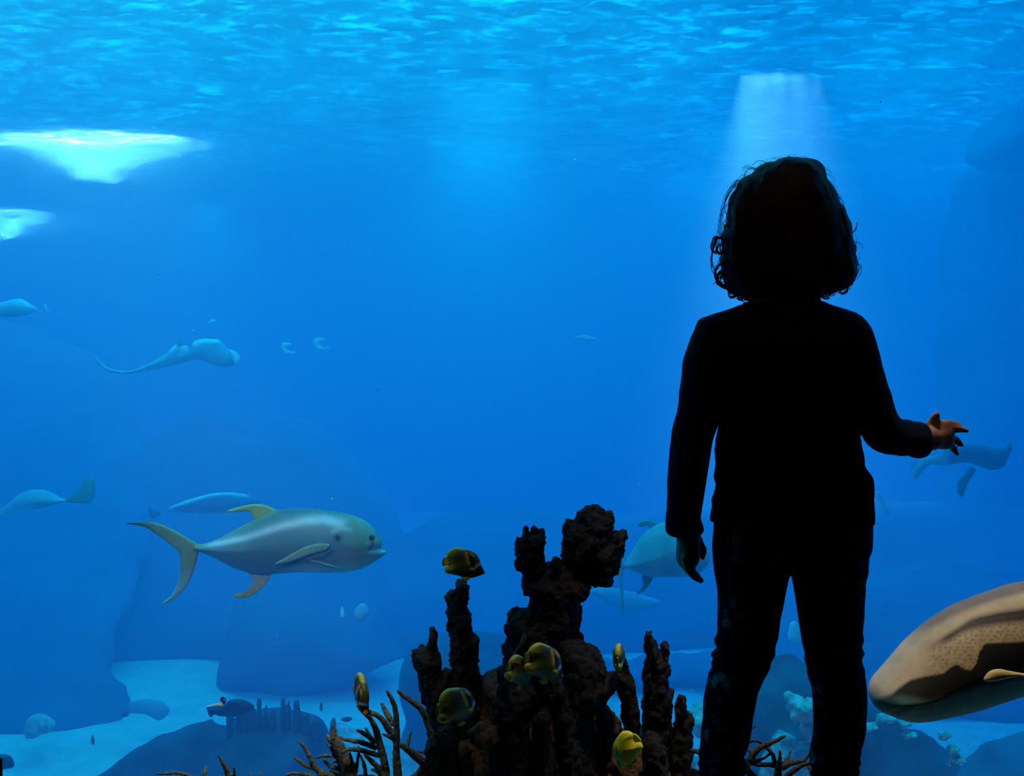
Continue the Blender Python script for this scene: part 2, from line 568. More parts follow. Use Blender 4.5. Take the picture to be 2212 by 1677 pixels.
# ---- rocks in the haze
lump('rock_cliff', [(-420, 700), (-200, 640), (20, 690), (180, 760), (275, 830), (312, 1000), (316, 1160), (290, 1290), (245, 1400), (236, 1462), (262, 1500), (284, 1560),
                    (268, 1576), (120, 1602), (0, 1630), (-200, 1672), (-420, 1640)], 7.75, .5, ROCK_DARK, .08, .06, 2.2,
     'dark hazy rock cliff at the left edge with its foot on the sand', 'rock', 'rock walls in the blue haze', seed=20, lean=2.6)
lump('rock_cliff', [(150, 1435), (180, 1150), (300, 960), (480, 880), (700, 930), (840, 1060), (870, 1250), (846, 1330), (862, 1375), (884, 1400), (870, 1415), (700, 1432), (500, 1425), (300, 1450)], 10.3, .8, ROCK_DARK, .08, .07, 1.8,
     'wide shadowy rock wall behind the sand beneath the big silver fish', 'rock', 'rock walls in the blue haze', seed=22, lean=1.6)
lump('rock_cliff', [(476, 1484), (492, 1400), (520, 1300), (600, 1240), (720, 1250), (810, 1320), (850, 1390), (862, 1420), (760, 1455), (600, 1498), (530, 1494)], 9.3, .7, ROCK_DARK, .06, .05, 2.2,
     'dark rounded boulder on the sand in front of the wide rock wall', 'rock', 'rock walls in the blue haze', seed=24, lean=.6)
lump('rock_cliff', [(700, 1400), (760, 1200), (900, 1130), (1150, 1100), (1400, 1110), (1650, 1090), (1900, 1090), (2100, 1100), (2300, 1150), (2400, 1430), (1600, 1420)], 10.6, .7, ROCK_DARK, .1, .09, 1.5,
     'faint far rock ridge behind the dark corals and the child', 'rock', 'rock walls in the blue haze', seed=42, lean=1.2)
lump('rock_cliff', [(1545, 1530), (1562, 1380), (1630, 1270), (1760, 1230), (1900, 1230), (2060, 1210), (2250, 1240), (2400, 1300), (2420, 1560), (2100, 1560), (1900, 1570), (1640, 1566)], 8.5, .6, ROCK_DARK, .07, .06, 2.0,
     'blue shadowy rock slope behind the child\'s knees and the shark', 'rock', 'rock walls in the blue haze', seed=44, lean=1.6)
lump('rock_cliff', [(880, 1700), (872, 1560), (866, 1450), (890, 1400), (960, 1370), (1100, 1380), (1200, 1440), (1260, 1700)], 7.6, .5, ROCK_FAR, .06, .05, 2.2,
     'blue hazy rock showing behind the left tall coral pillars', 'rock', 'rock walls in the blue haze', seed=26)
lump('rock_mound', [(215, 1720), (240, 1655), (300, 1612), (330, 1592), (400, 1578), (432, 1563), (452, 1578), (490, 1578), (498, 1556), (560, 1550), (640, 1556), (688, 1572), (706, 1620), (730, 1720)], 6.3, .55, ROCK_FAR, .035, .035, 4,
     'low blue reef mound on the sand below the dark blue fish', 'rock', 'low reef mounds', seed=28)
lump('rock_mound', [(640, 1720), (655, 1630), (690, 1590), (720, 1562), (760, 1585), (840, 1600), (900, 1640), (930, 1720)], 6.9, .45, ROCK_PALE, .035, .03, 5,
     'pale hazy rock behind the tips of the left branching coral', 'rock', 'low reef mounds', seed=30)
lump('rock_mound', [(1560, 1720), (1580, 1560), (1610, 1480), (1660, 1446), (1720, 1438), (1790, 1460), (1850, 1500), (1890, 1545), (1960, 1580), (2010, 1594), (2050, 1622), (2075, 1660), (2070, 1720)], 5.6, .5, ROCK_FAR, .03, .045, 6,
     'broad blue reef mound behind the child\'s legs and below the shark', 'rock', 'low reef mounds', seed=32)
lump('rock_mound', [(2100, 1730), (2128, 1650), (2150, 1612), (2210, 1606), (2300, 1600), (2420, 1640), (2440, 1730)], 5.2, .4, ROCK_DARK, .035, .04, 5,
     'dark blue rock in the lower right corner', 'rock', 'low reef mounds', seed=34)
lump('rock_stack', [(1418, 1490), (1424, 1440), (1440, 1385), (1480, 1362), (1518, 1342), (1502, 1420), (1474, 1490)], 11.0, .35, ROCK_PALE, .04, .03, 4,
     'pale slab added for the lit sand behind the right coral pillars', 'rock', seed=36)  # added slab, its pale colour stands in for lit sand
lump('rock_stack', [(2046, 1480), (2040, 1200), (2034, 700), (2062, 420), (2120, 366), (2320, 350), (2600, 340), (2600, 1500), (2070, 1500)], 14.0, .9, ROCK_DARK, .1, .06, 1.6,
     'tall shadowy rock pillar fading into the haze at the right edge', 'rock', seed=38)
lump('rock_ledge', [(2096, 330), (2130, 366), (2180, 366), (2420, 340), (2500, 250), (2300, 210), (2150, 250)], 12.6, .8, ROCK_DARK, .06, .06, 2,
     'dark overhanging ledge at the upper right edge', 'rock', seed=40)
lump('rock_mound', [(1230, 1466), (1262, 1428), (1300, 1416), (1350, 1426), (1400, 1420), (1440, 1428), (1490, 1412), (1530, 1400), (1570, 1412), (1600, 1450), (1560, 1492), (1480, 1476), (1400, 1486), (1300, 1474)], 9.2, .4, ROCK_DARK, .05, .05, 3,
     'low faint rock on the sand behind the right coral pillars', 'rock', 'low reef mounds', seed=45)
# bright plates on the right mound
for n, (pts, lab) in enumerate([
        ([(1698, 1512), (1706, 1503), (1730, 1508), (1770, 1510), (1775, 1535), (1750, 1540), (1735, 1556), (1712, 1552), (1702, 1540)], 'bright cyan coral plate highest between the child\'s legs'),
        ([(1734, 1570), (1745, 1558), (1780, 1556), (1790, 1580), (1775, 1600), (1745, 1602), (1736, 1588)], 'small bright coral plate beside the child\'s right calf'),
        ([(1650, 1700), (1652, 1640), (1672, 1600), (1690, 1584), (1712, 1592), (1735, 1606), (1772, 1604), (1790, 1640), (1790, 1700)], 'pale coral boulder behind the right branching coral'),
        ([(1484, 1550), (1500, 1534), (1526, 1524), (1545, 1540), (1540, 1580), (1510, 1588), (1490, 1570)], 'bright coral plate left of the child\'s left shin'),
        ([(1480, 1680), (1488, 1645), (1506, 1636), (1530, 1645), (1530, 1680)], 'pale coral lump above the shoe tip')]):
    lump('plate_coral', pts, 5.0 + .05 * n, .12, ROCK_PALE, .011, .022, 20, lab, 'coral', 'bright plate corals', seed=50 + n)
for n, (px, py, s) in enumerate([(1882, 1572, 14), (1912, 1552, 17), (1952, 1566, 11), (1966, 1588, 13), (2040, 1590, 11), (2058, 1618, 12), (2068, 1640, 17), (2056, 1650, 10)]):
    a = random.random() * 3
    pts = [(px + s * (1 + .35 * math.sin(3 * q + a)) * math.cos(q) * 1.1, py + s * .7 * (1 + .3 * math.cos(2 * q + a)) * math.sin(q)) for q in np.linspace(0, 6.283, 9)[:-1]]
    lump('coral_tuft', pts, 5.0, .05, ROCK_PALE, .009, .010, 30, 'small pale coral tuft along the reef edge below the shark', 'coral', 'coral tufts on the reef edge', seed=60 + n)
# little spires on the left mound
sp = [(496, 1566, 24, 12), (516, 1556, 22, 9), (530, 1552, 26, 9), (544, 1550, 24, 10), (560, 1548, 40, 8), (574, 1550, 30, 9), (590, 1552, 18, 9), (612, 1552, 44, 10), (622, 1550, 40, 9), (642, 1556, 44, 13), (660, 1562, 22, 16), (682, 1570, 18, 14)]
for n, (px, py, hh, w) in enumerate(sp):
    w *= .62
    pts = [(px - w, py + 26), (px - w * 1.05, py - hh * .3), (px - w * .7, py - hh * .8), (px, py - hh), (px + w * .75, py - hh * .75), (px + w, py - hh * .2), (px + w, py + 26)]
    lump('coral_spire', pts, 6.15, .05, ROCK_FAR, .012, .008, 22, 'short blue coral spire on top of the low reef mound', 'coral', 'coral spires on the reef mound', seed=80 + n)
lump('coral_spire', [(708, 1640), (711, 1575), (717, 1552), (724, 1556), (727, 1580), (729, 1640)], 6.4, .06, CORAL_TWIG, .012, .008, 22, 'lone olive coral spire behind the left branching coral', 'coral', seed=99)
lump('plate_coral', [(48, 1580), (56, 1558), (78, 1545), (104, 1549), (120, 1562), (110, 1578), (84, 1592), (62, 1596)], 7.5, .12, ROCK_PALE, .02, .02, 10, 'faint pale coral low on the left rock cliff', 'coral', seed=98)

# ---- the foreground reef
KC = 2.7186
c8 = lambda pts: cp(pts, 860, 1060, KC)
lump('reef_rock', c8([(40, 1760), (110, 1690), (140, 1610), (170, 1560), (205, 1440), (300, 1330), (420, 1290), (480, 1180), (495, 1120), (540, 1095), (600, 1080), (700, 1150), (900, 1150), (1000, 1210), (1130, 1300),
                      (1200, 1260), (1250, 1300), (1290, 1360), (1310, 1420), (1400, 1450), (1440, 1430), (1500, 1500), (1600, 1600), (1700, 1640), (1760, 1720), (1900, 2600), (2100, 3900), (-500, 3900), (-200, 2600)]),
     3.36, .34, CORAL_BROWN, .011, .016, 14, 'brown encrusted rock the dark coral pillars grow from', 'rock', seed=100, octave=.6)
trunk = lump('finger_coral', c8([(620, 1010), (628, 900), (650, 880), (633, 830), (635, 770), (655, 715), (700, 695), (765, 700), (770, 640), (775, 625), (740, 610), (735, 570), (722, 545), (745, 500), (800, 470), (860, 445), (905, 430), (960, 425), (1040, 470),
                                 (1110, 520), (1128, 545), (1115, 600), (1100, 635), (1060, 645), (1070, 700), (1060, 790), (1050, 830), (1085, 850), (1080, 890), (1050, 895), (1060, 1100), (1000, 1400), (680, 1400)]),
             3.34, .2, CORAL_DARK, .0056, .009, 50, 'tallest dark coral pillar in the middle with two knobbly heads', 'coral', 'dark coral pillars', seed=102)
lump('branch', c8([(683, 425), (690, 380), (688, 300), (700, 275), (725, 280), (730, 225), (755, 208), (775, 245), (785, 215), (805, 200), (825, 225), (860, 225), (862, 300), (855, 350), (868, 440), (860, 500), (780, 520), (740, 500), (700, 460)]),
     3.32, .09, CORAL_DARK, .0048, .007, 60, parent=trunk, seed=104)
lump('branch', c8([(965, 265), (985, 180), (1010, 170), (1045, 190), (1055, 130), (1095, 100), (1140, 88), (1190, 100), (1220, 130), (1240, 120), (1265, 135), (1260, 200), (1252, 268), (1270, 242), (1335, 240), (1335, 300), (1310, 385), (1300, 450), (1265, 505), (1265, 545),
                   (1220, 565), (1170, 560), (1120, 540), (1080, 500), (1072, 465), (1055, 480), (1000, 470), (950, 440), (962, 360)]),
     3.36, .13, CORAL_DARK, .0052, .009, 54, parent=trunk, seed=106)
lump('branch', c8([(900, 450), (905, 400), (925, 390), (955, 400), (965, 450), (930, 480)]), 3.26, .03, CORAL_DARK, .005, .004, 60, parent=trunk, seed=108)
lump('branch', c8([(665, 995), (672, 960), (695, 925), (735, 850), (757, 850), (748, 895), (715, 945), (695, 985)]), 3.1, .03, CORAL_TWIG, .005, .004, 60, parent=trunk, seed=109)
PIL = [
    ([(950, 920), (980, 895), (1050, 890), (1120, 905), (1170, 930), (1195, 985), (1215, 1030), (1225, 1075), (1275, 1068), (1290, 1100), (1262, 1180), (1220, 1225), (1215, 1260), (1190, 1285), (1155, 1290), (1150, 1400), (1165, 1500), (1170, 1640), (1130, 1780), (900, 1780), (920, 1300), (945, 1100)],
     3.18, .15, 'broad fan-topped dark coral right of the middle pillar', 110),
    ([(1275, 1075), (1308, 1060), (1308, 985), (1322, 962), (1346, 998), (1360, 1060), (1383, 1110), (1390, 1180), (1405, 1250), (1410, 1330), (1420, 1380), (1405, 1520), (1350, 1560), (1325, 1420), (1312, 1300), (1297, 1200), (1280, 1140)],
     3.26, .06, 'thin leaning coral pillar under the upright yellow fish', 112),
    ([(1440, 1100), (1456, 1000), (1450, 930), (1462, 856), (1470, 838), (1492, 838), (1502, 868), (1515, 900), (1530, 930), (1545, 965), (1550, 915), (1560, 896), (1582, 898), (1592, 960), (1590, 1060), (1595, 1160), (1617, 1172), (1610, 1250), (1600, 1330), (1605, 1420), (1590, 1500), (1560, 1640), (1480, 1640), (1450, 1500), (1440, 1350), (1436, 1200)],
     3.32, .09, 'two-peaked dark coral pillar left of the child\'s leg', 114),
    ([(1600, 1500), (1606, 1440), (1620, 1400), (1626, 1300), (1640, 1210), (1665, 1197), (1690, 1213), (1700, 1300), (1725, 1310), (1733, 1370), (1726, 1500), (1730, 1560), (1705, 1640), (1680, 1800), (1580, 1800), (1590, 1600)],
     3.3, .07, 'short dark coral pillar nearest the child\'s leg', 116),
    ([(1440, 1460), (1480, 1418), (1520, 1430), (1558, 1475), (1578, 1550), (1585, 1800), (1450, 1800), (1435, 1560)],
     3.12, .08, 'round-topped coral stub in front of the two-peaked pillar', 118),
    ([(310, 1060), (306, 880), (290, 780), (280, 650), (274, 620), (300, 584), (322, 590), (328, 620), (338, 556), (352, 528), (392, 526), (410, 550), (416, 600), (411, 700), (436, 730), (440, 840), (466, 860), (473, 920), (471, 1050), (486, 1100), (492, 1200), (500, 1300), (480, 1500), (330, 1500), (315, 1250)],
     3.3, .1, 'tall finger-like dark coral pillar below the highest yellow fish', 120),
    ([(80, 965), (98, 932), (145, 915), (174, 918), (180, 850), (190, 812), (214, 812), (226, 850), (230, 930), (250, 970), (257, 1020), (247, 1085), (262, 1060), (282, 1053), (312, 1080), (332, 1300), (345, 1550), (175, 1550), (175, 1400), (152, 1230), (125, 1130), (98, 1020)],
     3.2, .09, 'leftmost dark coral pillar with a thin finger on top', 122),
    ([(588, 1060), (610, 1038), (640, 1050), (700, 1130), (790, 1150), (802, 1250), (772, 1400), (790, 1780), (560, 1780), (552, 1300), (588, 1200)],
     3.08, .1, 'dark ribbed coral column below the pair of yellow fish', 124),
    ([(800, 1330), (850, 1290), (892, 1330), (900, 1420), (960, 1700), (990, 1780), (780, 1780), (790, 1450)],
     3.04, .08, 'dark coral column with a pale rim at the bottom middle', 126),
    ([(905, 1160), (938, 1118), (975, 1122), (1000, 1230), (1030, 1350), (1060, 1500), (1090, 1780), (985, 1780), (950, 1600), (925, 1400), (900, 1260)],
     3.06, .06, 'slanting ridge of coral under the fan-topped coral', 128),
]
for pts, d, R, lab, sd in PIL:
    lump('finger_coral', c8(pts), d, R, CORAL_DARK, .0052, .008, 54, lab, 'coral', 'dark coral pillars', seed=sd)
for pts, d, R, lab, sd in [
        ([(420, 1420), (450, 1385), (500, 1372), (560, 1385), (592, 1420), (585, 1480), (540, 1520), (480, 1510), (430, 1480)], 3.0, .07, 'brown coral lump right below the lowest-left yellow fish pillar', 130),
        ([(350, 1560), (380, 1490), (415, 1500), (430, 1560), (440, 1700), (350, 1700)], 3.0, .06, 'brown coral lump low at the foot of the left pillars', 132),
        ([(150, 1600), (200, 1440), (260, 1390), (330, 1420), (350, 1560), (330, 1780), (120, 1780)], 2.98, .1, 'grey-green coral lump at the lower left of the reef', 134),
        ([(1220, 1600), (1260, 1520), (1340, 1490), (1420, 1520), (1460, 1600), (1480, 1780), (1200, 1780)], 3.16, .1, 'brown coral lump under the bright yellow fish', 136),
        ([(1155, 1320), (1200, 1270), (1245, 1290), (1285, 1345), (1300, 1410), (1250, 1440), (1180, 1420)], 3.22, .07, 'knobbly coral lump right of the fan-topped coral', 138)]:
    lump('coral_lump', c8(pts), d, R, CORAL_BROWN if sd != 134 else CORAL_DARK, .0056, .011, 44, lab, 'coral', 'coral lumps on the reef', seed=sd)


# ---- branching corals
def branching(name, twigs, ox, oy, k, d, mat, label, h=.0036, seed=0, spread=.06):
    rr = random.Random(seed)
    segs, lo, hi = [], np.full(3, 9e9), np.full(3, -9e9)
    for tw in twigs:
        n = len(tw)
        sy = rr.uniform(-spread, spread)
        pts = []
        for i, (x, y, r) in enumerate(tw):
            dd = d + sy * (1 - i / max(n - 1, 1) * .8)
            w = W(ox + x / k, oy + y / k, dd)
            pts.append((np.array(w), max(r / k * dd / FPX, h * .8)))
        for (a, ra), (b, rb) in zip(pts, pts[1:]):
            segs.append((a, b, ra, rb))
        for a, ra in pts:
            lo = np.minimum(lo, a - ra - .012); hi = np.maximum(hi, a + ra + .012)
    X, Y, Z = grid(lo, hi, h)
    F = np.full(X.shape, 1.0, np.float32)
    for a, b, ra, rb in segs:
        m = max(ra, rb) + .02
        sl = tuple(slice(max(int((min(a[q], b[q]) - m - lo[q]) / h), 0), int((max(a[q], b[q]) + m - lo[q]) / h) + 2) for q in range(3))
        F[sl] = np.minimum(F[sl], cone(X[sl], Y[sl], Z[sl], a, b, ra, rb))
    F = F + .0016 * noise3(X, Y, Z, 130, seed + 1)
    F[0] = F[-1] = 1; F[:, 0] = F[:, -1] = 1; F[:, :, 0] = F[:, :, -1] = 1
    V, Q = nets(F, lo, h)
    o = recentre(link(name, mesh_np(name, V, Q), mat), ((lo[0] + hi[0]) / 2, d, lo[2]))
    return tag(o, label, 'coral', 'branching corals')


T1 = [[(1450, 330, 22), (1500, 410, 30), (1550, 520, 35), (1570, 650, 40), (1580, 850, 42), (1580, 1000, 45), (1570, 1200, 50), (1590, 1400, 60), (1600, 1700, 65)],
      [(1600, 330, 25), (1680, 400, 32), (1790, 470, 38), (1900, 560, 42), (1950, 650, 40), (1990, 780, 40), (2040, 900, 45), (2080, 1100, 45)],
      [(1090, 570, 25), (1200, 600, 30), (1320, 650, 35), (1400, 720, 40), (1460, 820, 45), (1530, 900, 45), (1560, 1000, 40)],
      [(1150, 630, 22), (1230, 690, 35), (1290, 800, 40), (1330, 930, 45), (1360, 1050, 48), (1400, 1200, 50), (1430, 1350, 52), (1450, 1700, 55)],
      [(1380, 500, 22), (1430, 590, 35), (1480, 680, 40), (1520, 760, 38)],
      [(830, 950, 20), (950, 985, 28), (1080, 1000, 32), (1200, 1040, 38), (1290, 1080, 40)],
      [(1060, 850, 20), (1140, 890, 28), (1220, 940, 35), (1280, 1000, 38)], [(1165, 825, 14), (1200, 880, 20), (1230, 930, 22)],
      [(735, 790, 24), (745, 860, 35), (750, 950, 58), (800, 1050, 76), (860, 1180, 84), (930, 1350, 90), (970, 1700, 100)],
      [(650, 915, 22), (690, 960, 40), (740, 1010, 40)], [(665, 1040, 20), (740, 1120, 35), (800, 1230, 38), (850, 1350, 40), (900, 1600, 44)],
      [(850, 1140, 22), (960, 1100, 30), (1070, 1105, 34), (1200, 1140, 36), (1320, 1180, 36)],
      [(500, 1220, 15), (580, 1190, 24), (680, 1185, 26), (760, 1190, 24)],
      [(270, 1000, 12), (340, 1060, 22), (400, 1150, 30), (450, 1250, 34), (490, 1330, 36), (560, 1420, 40), (640, 1700, 44)],
      [(225, 1215, 18), (300, 1270, 26), (380, 1320, 30), (470, 1345, 34), (560, 1390, 38), (680, 1440, 40), (800, 1600, 44)],
      [(120, 1445, 20), (200, 1420, 24), (300, 1425, 26), (420, 1450, 30), (560, 1520, 34)],
      [(600, 1220, 16), (640, 1270, 24), (690, 1330, 28), (800, 1360, 30)], [(700, 1300, 16), (770, 1250, 24)],
      [(960, 1150, 20), (980, 1250, 26), (1010, 1350, 28), (1020, 1700, 36)], [(1075, 1060, 14), (1070, 1150, 20), (1060, 1260, 24), (1040, 1400, 26)],
      [(1100, 1190, 18), (1140, 1280, 24), (1160, 1380, 28), (1180, 1700, 34)], [(1150, 1170, 20), (1230, 1250, 32), (1310, 1320, 36), (1350, 1400, 36), (1400, 1500, 40)],
      [(1250, 1370, 18), (1330, 1400, 26)], [(1770, 880, 18), (1740, 980, 24), (1720, 1060, 24), (1740, 1120, 24)],
      [(1640, 1040, 35), (1740, 1120, 48), (1850, 1210, 55), (1930, 1280, 60), (2000, 1500, 60)], [(1810, 1130, 14), (1930, 1145, 18), (1990, 1160, 18)], [(1400, 900, 16), (1480, 940, 24), (1540, 980, 24)],
      [(700, 1420, 40), (900, 1480, 60), (1200, 1500, 60), (1500, 1560, 70), (1900, 1560, 70)], [(1000, 1700, 120), (1200, 1900, 160), (1500, 1700, 120)]]
branching('branching_coral', T1, 600, 1440, 6.1444, 3.0, TWIG_PALE, 'tangled branching coral with pointed twigs left of the reef', seed=201)
T2 = [[(1160, 820, 6), (1180, 850, 11), (1200, 890, 14), (1220, 940, 16), (1240, 1020, 18)], [(1096, 872, 6), (1088, 900, 12), (1078, 960, 14), (1100, 1060, 16)],
      [(830, 917, 5), (880, 914, 8), (930, 908, 10), (1000, 920, 9), (1060, 960, 12)], [(1242, 884, 6), (1246, 930, 9), (1250, 1000, 12)], [(1330, 908, 6), (1336, 950, 9), (1320, 1020, 12)],
      [(1382, 914, 5), (1380, 950, 8), (1350, 1020, 10)], [(1000, 1080, 24), (1150, 1080, 30), (1350, 1060, 26)]]
branching('branching_coral', T2, 0, 1300, 2.4578, 3.0, TWIG_PALE, 'low branching coral with only its tips showing at the bottom edge', seed=203, h=.004)
T3 = [[(1580, 820, 22), (1450, 890, 35), (1300, 950, 40), (1180, 1010, 45), (1080, 1100, 55), (1040, 1200, 60)],
      [(900, 940, 18), (1000, 920, 22), (1100, 890, 25), (1180, 900, 28), (1260, 970, 32), (1340, 1030, 34), (1400, 1120, 36), (1430, 1220, 38)],
      [(1120, 660, 14), (1060, 690, 20), (1000, 720, 25), (900, 790, 30), (850, 900, 32)], [(1370, 1090, 18), (1270, 1160, 24), (1180, 1200, 26), (1130, 1230, 30)],
      [(860, 1220, 50), (960, 1230, 50), (1080, 1250, 40), (1200, 1270, 38), (1350, 1270, 40), (1450, 1280, 60), (1550, 1290, 70)],
      [(1510, 1060, 22), (1510, 1160, 30), (1500, 1240, 40), (1480, 1400, 60), (1470, 1600, 70)], [(1680, 1050, 16), (1650, 1140, 26), (1600, 1220, 36), (1560, 1320, 40)],
      [(2010, 1050, 16), (1950, 1150, 24), (1880, 1220, 36), (1780, 1230, 40), (1680, 1240, 45), (1560, 1300, 60)], [(1980, 1250, 30), (1850, 1290, 36), (1720, 1370, 44), (1640, 1440, 50), (1560, 1600, 60)],
      [(950, 1280, 60), (1000, 1360, 55), (1050, 1440, 60), (1200, 1600, 70)], [(2010, 1420, 30), (1975, 1320, 26), (1950, 1260, 24)], [(1040, 1050, 45), (1090, 1100, 40), (1100, 1200, 44)],
      [(100, 1050, 34), (200, 1060, 40), (400, 1120, 44), (860, 1240, 50)], [(1100, 1650, 80), (1350, 1640, 90), (1650, 1650, 80)]]
branching('branching_coral', T3, 1480, 1480, 7.373, 3.02, CORAL_TWIG, 'branching coral seen between the child\'s lower legs', seed=205)
# ================================================================ the child at the pane, seen from behind
DC = 1.86
SKIN = plain('skin', srgb(176, 122, 94), .55, noise=40, amp=.1)
CLOTH = plain('dark_jersey', srgb(17, 19, 26), .95, noise=160, amp=.3, spec=.05)
LEGGING = plain('floral_legging', (.01, .01, .012), .9, noise=120, amp=.2, spec=.05, attr=True)
HAIRM = plain('dark_brown_hair', srgb(30, 20, 15), .65, noise=70, amp=.5, spec=.12)
SHOEM = plain('dark_red_brown_shoe', srgb(40, 12, 8), .95, noise=50, amp=.3, spec=.03)
SOLEM = plain('black_sole', srgb(14, 13, 13), .8, noise=50)


def solid(name, F, lo, h, mat, parent=None, base=None):
    F[0] = np.maximum(F[0], .01); F[-1] = np.maximum(F[-1], .01)
    F[:, 0] = np.maximum(F[:, 0], .01); F[:, -1] = np.maximum(F[:, -1], .01)
    F[:, :, 0] = np.maximum(F[:, :, 0], .01); F[:, :, -1] = np.maximum(F[:, :, -1], .01)
    V, Q = nets(F, lo, h)
    o = link(name, mesh_np(name, V, Q), mat)
    if base is not None:
        recentre(o, base)
    if parent is not None:
        o.parent = parent
        o.location = Vector(base) - parent.location
    return o


def q3(px, py, dy=0.0):
    """a point of the child: photo pixels, dy metres nearer the pane than the body's middle"""
    return np.array(W(px, py, DC + dy), np.float32)


BASE = Vector((W(1706, 1000, DC).x, DC, 0))

# ---- the body: one continuous figure
lo = np.array(q3(1425, 340)) * np.array([1, 0, 0]); x0 = q3(1425, 0)[0]; x1 = q3(2210, 0)[0]
h = .0042
BLO = (x0, DC - .16, .004); BHI = (x1, DC + .2, q3(0, 352)[2])
X, Y, Z = grid(BLO, BHI, h)
F = ball(X, Y, Z, q3(1697, 520, .005), (.086, .098, .122))                      # skull
F = smin(F, ball(X, Y, Z, q3(1697, 585, .045), (.062, .055, .07)), .03)         # jaw
F = smin(F, ball(X, Y, Z, q3(1697, 563, .108), (.011, .016, .018)), .012)       # nose
for s in (-1, 1):
    F = smin(F, ball(X, Y, Z, q3(1697 + s * 108, 548, .01), (.008, .018, .026)), .008)   # ears
    F = smin(F, ball(X, Y, Z, q3(1697 + s * 40, 572, .085), (.024, .02, .02)), .02)      # cheeks
    F = np.maximum(F, -ball(X, Y, Z, q3(1697 + s * 38, 538, .112), (.016, .012, .01)))   # eye hollows
    F = np.minimum(F, ball(X, Y, Z, q3(1697 + s * 38, 538, .092), .012))                 # eyes
F = np.maximum(F, -ball(X, Y, Z, q3(1697, 603, .108), (.022, .012, .003)))      # mouth
F = smin(F, ball(X, Y, Z, q3(1697, 598, .09), (.02, .012, .006)), .006)
F = smin(F, cone(X, Y, Z, q3(1690, 600, 0), q3(1690, 700, -.005), .044, .048), .03)   # neck
TOR = XZ([(1562, 722), (1640, 690), (1740, 690), (1806, 712), (1822, 770), (1822, 870), (1815, 950), (1835, 1040), (1862, 1120), (1862, 1220), (1810, 1270), (1707, 1225), (1610, 1270), (1560, 1220), (1562, 1120), (1572, 1000), (1572, 900), (1570, 780)], DC)
F = smin(F, puff(X, Y, Z, catmull(TOR, 3), .056, DC), .02)
for a, b, ra, rb in [
        (q3(1556, 730), q3(1512, 905), .03, .028), (q3(1512, 905), q3(1484, 1140, .02), .028, .0215),       # left arm
        (q3(1822, 728), q3(1884, 910, .01), .03, .026), (q3(1884, 915, .01), q3(2012, 951, .06), .026, .0185),   # right arm
        (q3(1622, 1220), q3(1600, 1450), .056, .038), (q3(1600, 1450), q3(1560, 1690), .036, .026),                   # legs
        (q3(1800, 1220), q3(1808, 1450), .056, .038), (q3(1808, 1450), q3(1802, 1690), .036, .026)]:
    F = smin(F, cone(X, Y, Z, a, b, ra, rb), .02)
for px, tx in ((1560, 1497), (1802, 1806)):                                      # feet
    F = smin(F, cone(X, Y, Z, q3(px, 1700, -.03), np.array([W(tx, 0, DC + .09).x, DC + .09, .02], np.float32), .03, .012), .02)


def finger(F, pts, r0, r1, kk=.004):
    n = len(pts) - 1
    for i in range(n):
        F = smin(F, cone(X, Y, Z, pts[i], pts[i + 1], r0 + (r1 - r0) * i / n, r0 + (r1 - r0) * (i + 1) / n), kk)
    return F


# hanging hand
F = smin(F, cone(X, Y, Z, q3(1487, 1150, .02), q3(1487, 1203, .02), .02, .02), .012)
F = smin(F, ball(X, Y, Z, q3(1485, 1198, .02), (.0175, .03, .026)), .01)
for j, (dy, tip) in enumerate([(-.012, (1508, 1252)), (.004, (1514, 1255)), (.02, (1512, 1252)), (.035, (1506, 1244))]):
    F = finger(F, [q3(1482, 1208, dy + .005), q3(1488 + j * .6, 1230, dy + .006), q3((1488 + tip[0]) / 2 + 1, 1243, dy + .006), q3(*tip, dy + .004)], .0088, .0058)
F = finger(F, [q3(1507, 1165, .03), q3(1517, 1188, .034), q3(1518, 1206, .034)], .009, .005, .006)
# raised hand, its back to us, thumb up
HY = .07
F = smin(F, cone(X, Y, Z, q3(2014, 946, .062), q3(2034, 944, HY), .018, .019), .01)
F = smin(F, puff(X, Y, Z, XZ([(2004, 916), (2022, 906), (2048, 909), (2058, 926), (2060, 950), (2056, 968), (2042, 972), (2026, 968), (2012, 950)], DC + HY), .0115, DC + HY), .008)
F = finger(F, [q3(2010, 918, HY), q3(2019, 904, HY - .004), q3(2024, 895, HY - .008)], .0088, .0054, .006)
F = finger(F, [q3(2046, 913.5, HY), q3(2062, 916, HY + .006), q3(2074, 918.5, HY + .006)], .0068, .0045)
F = finger(F, [q3(2050, 925, HY), q3(2070, 927.5, HY + .002), q3(2088, 930.5, HY)], .0074, .0048)
F = finger(F, [q3(2050, 943, HY), q3(2066, 951, HY + .008), q3(2077, 961.5, HY + .008)], .0074, .0046)
F = finger(F, [q3(2047, 958, HY), q3(2060, 970, HY + .01), q3(2068, 982, HY + .008)], .0064, .004)
person = solid('person', F, BLO, h, SKIN, base=BASE)
tag(person, 'child from behind, dark long-sleeved top, floral leggings, one hand raised to the pane', 'person')

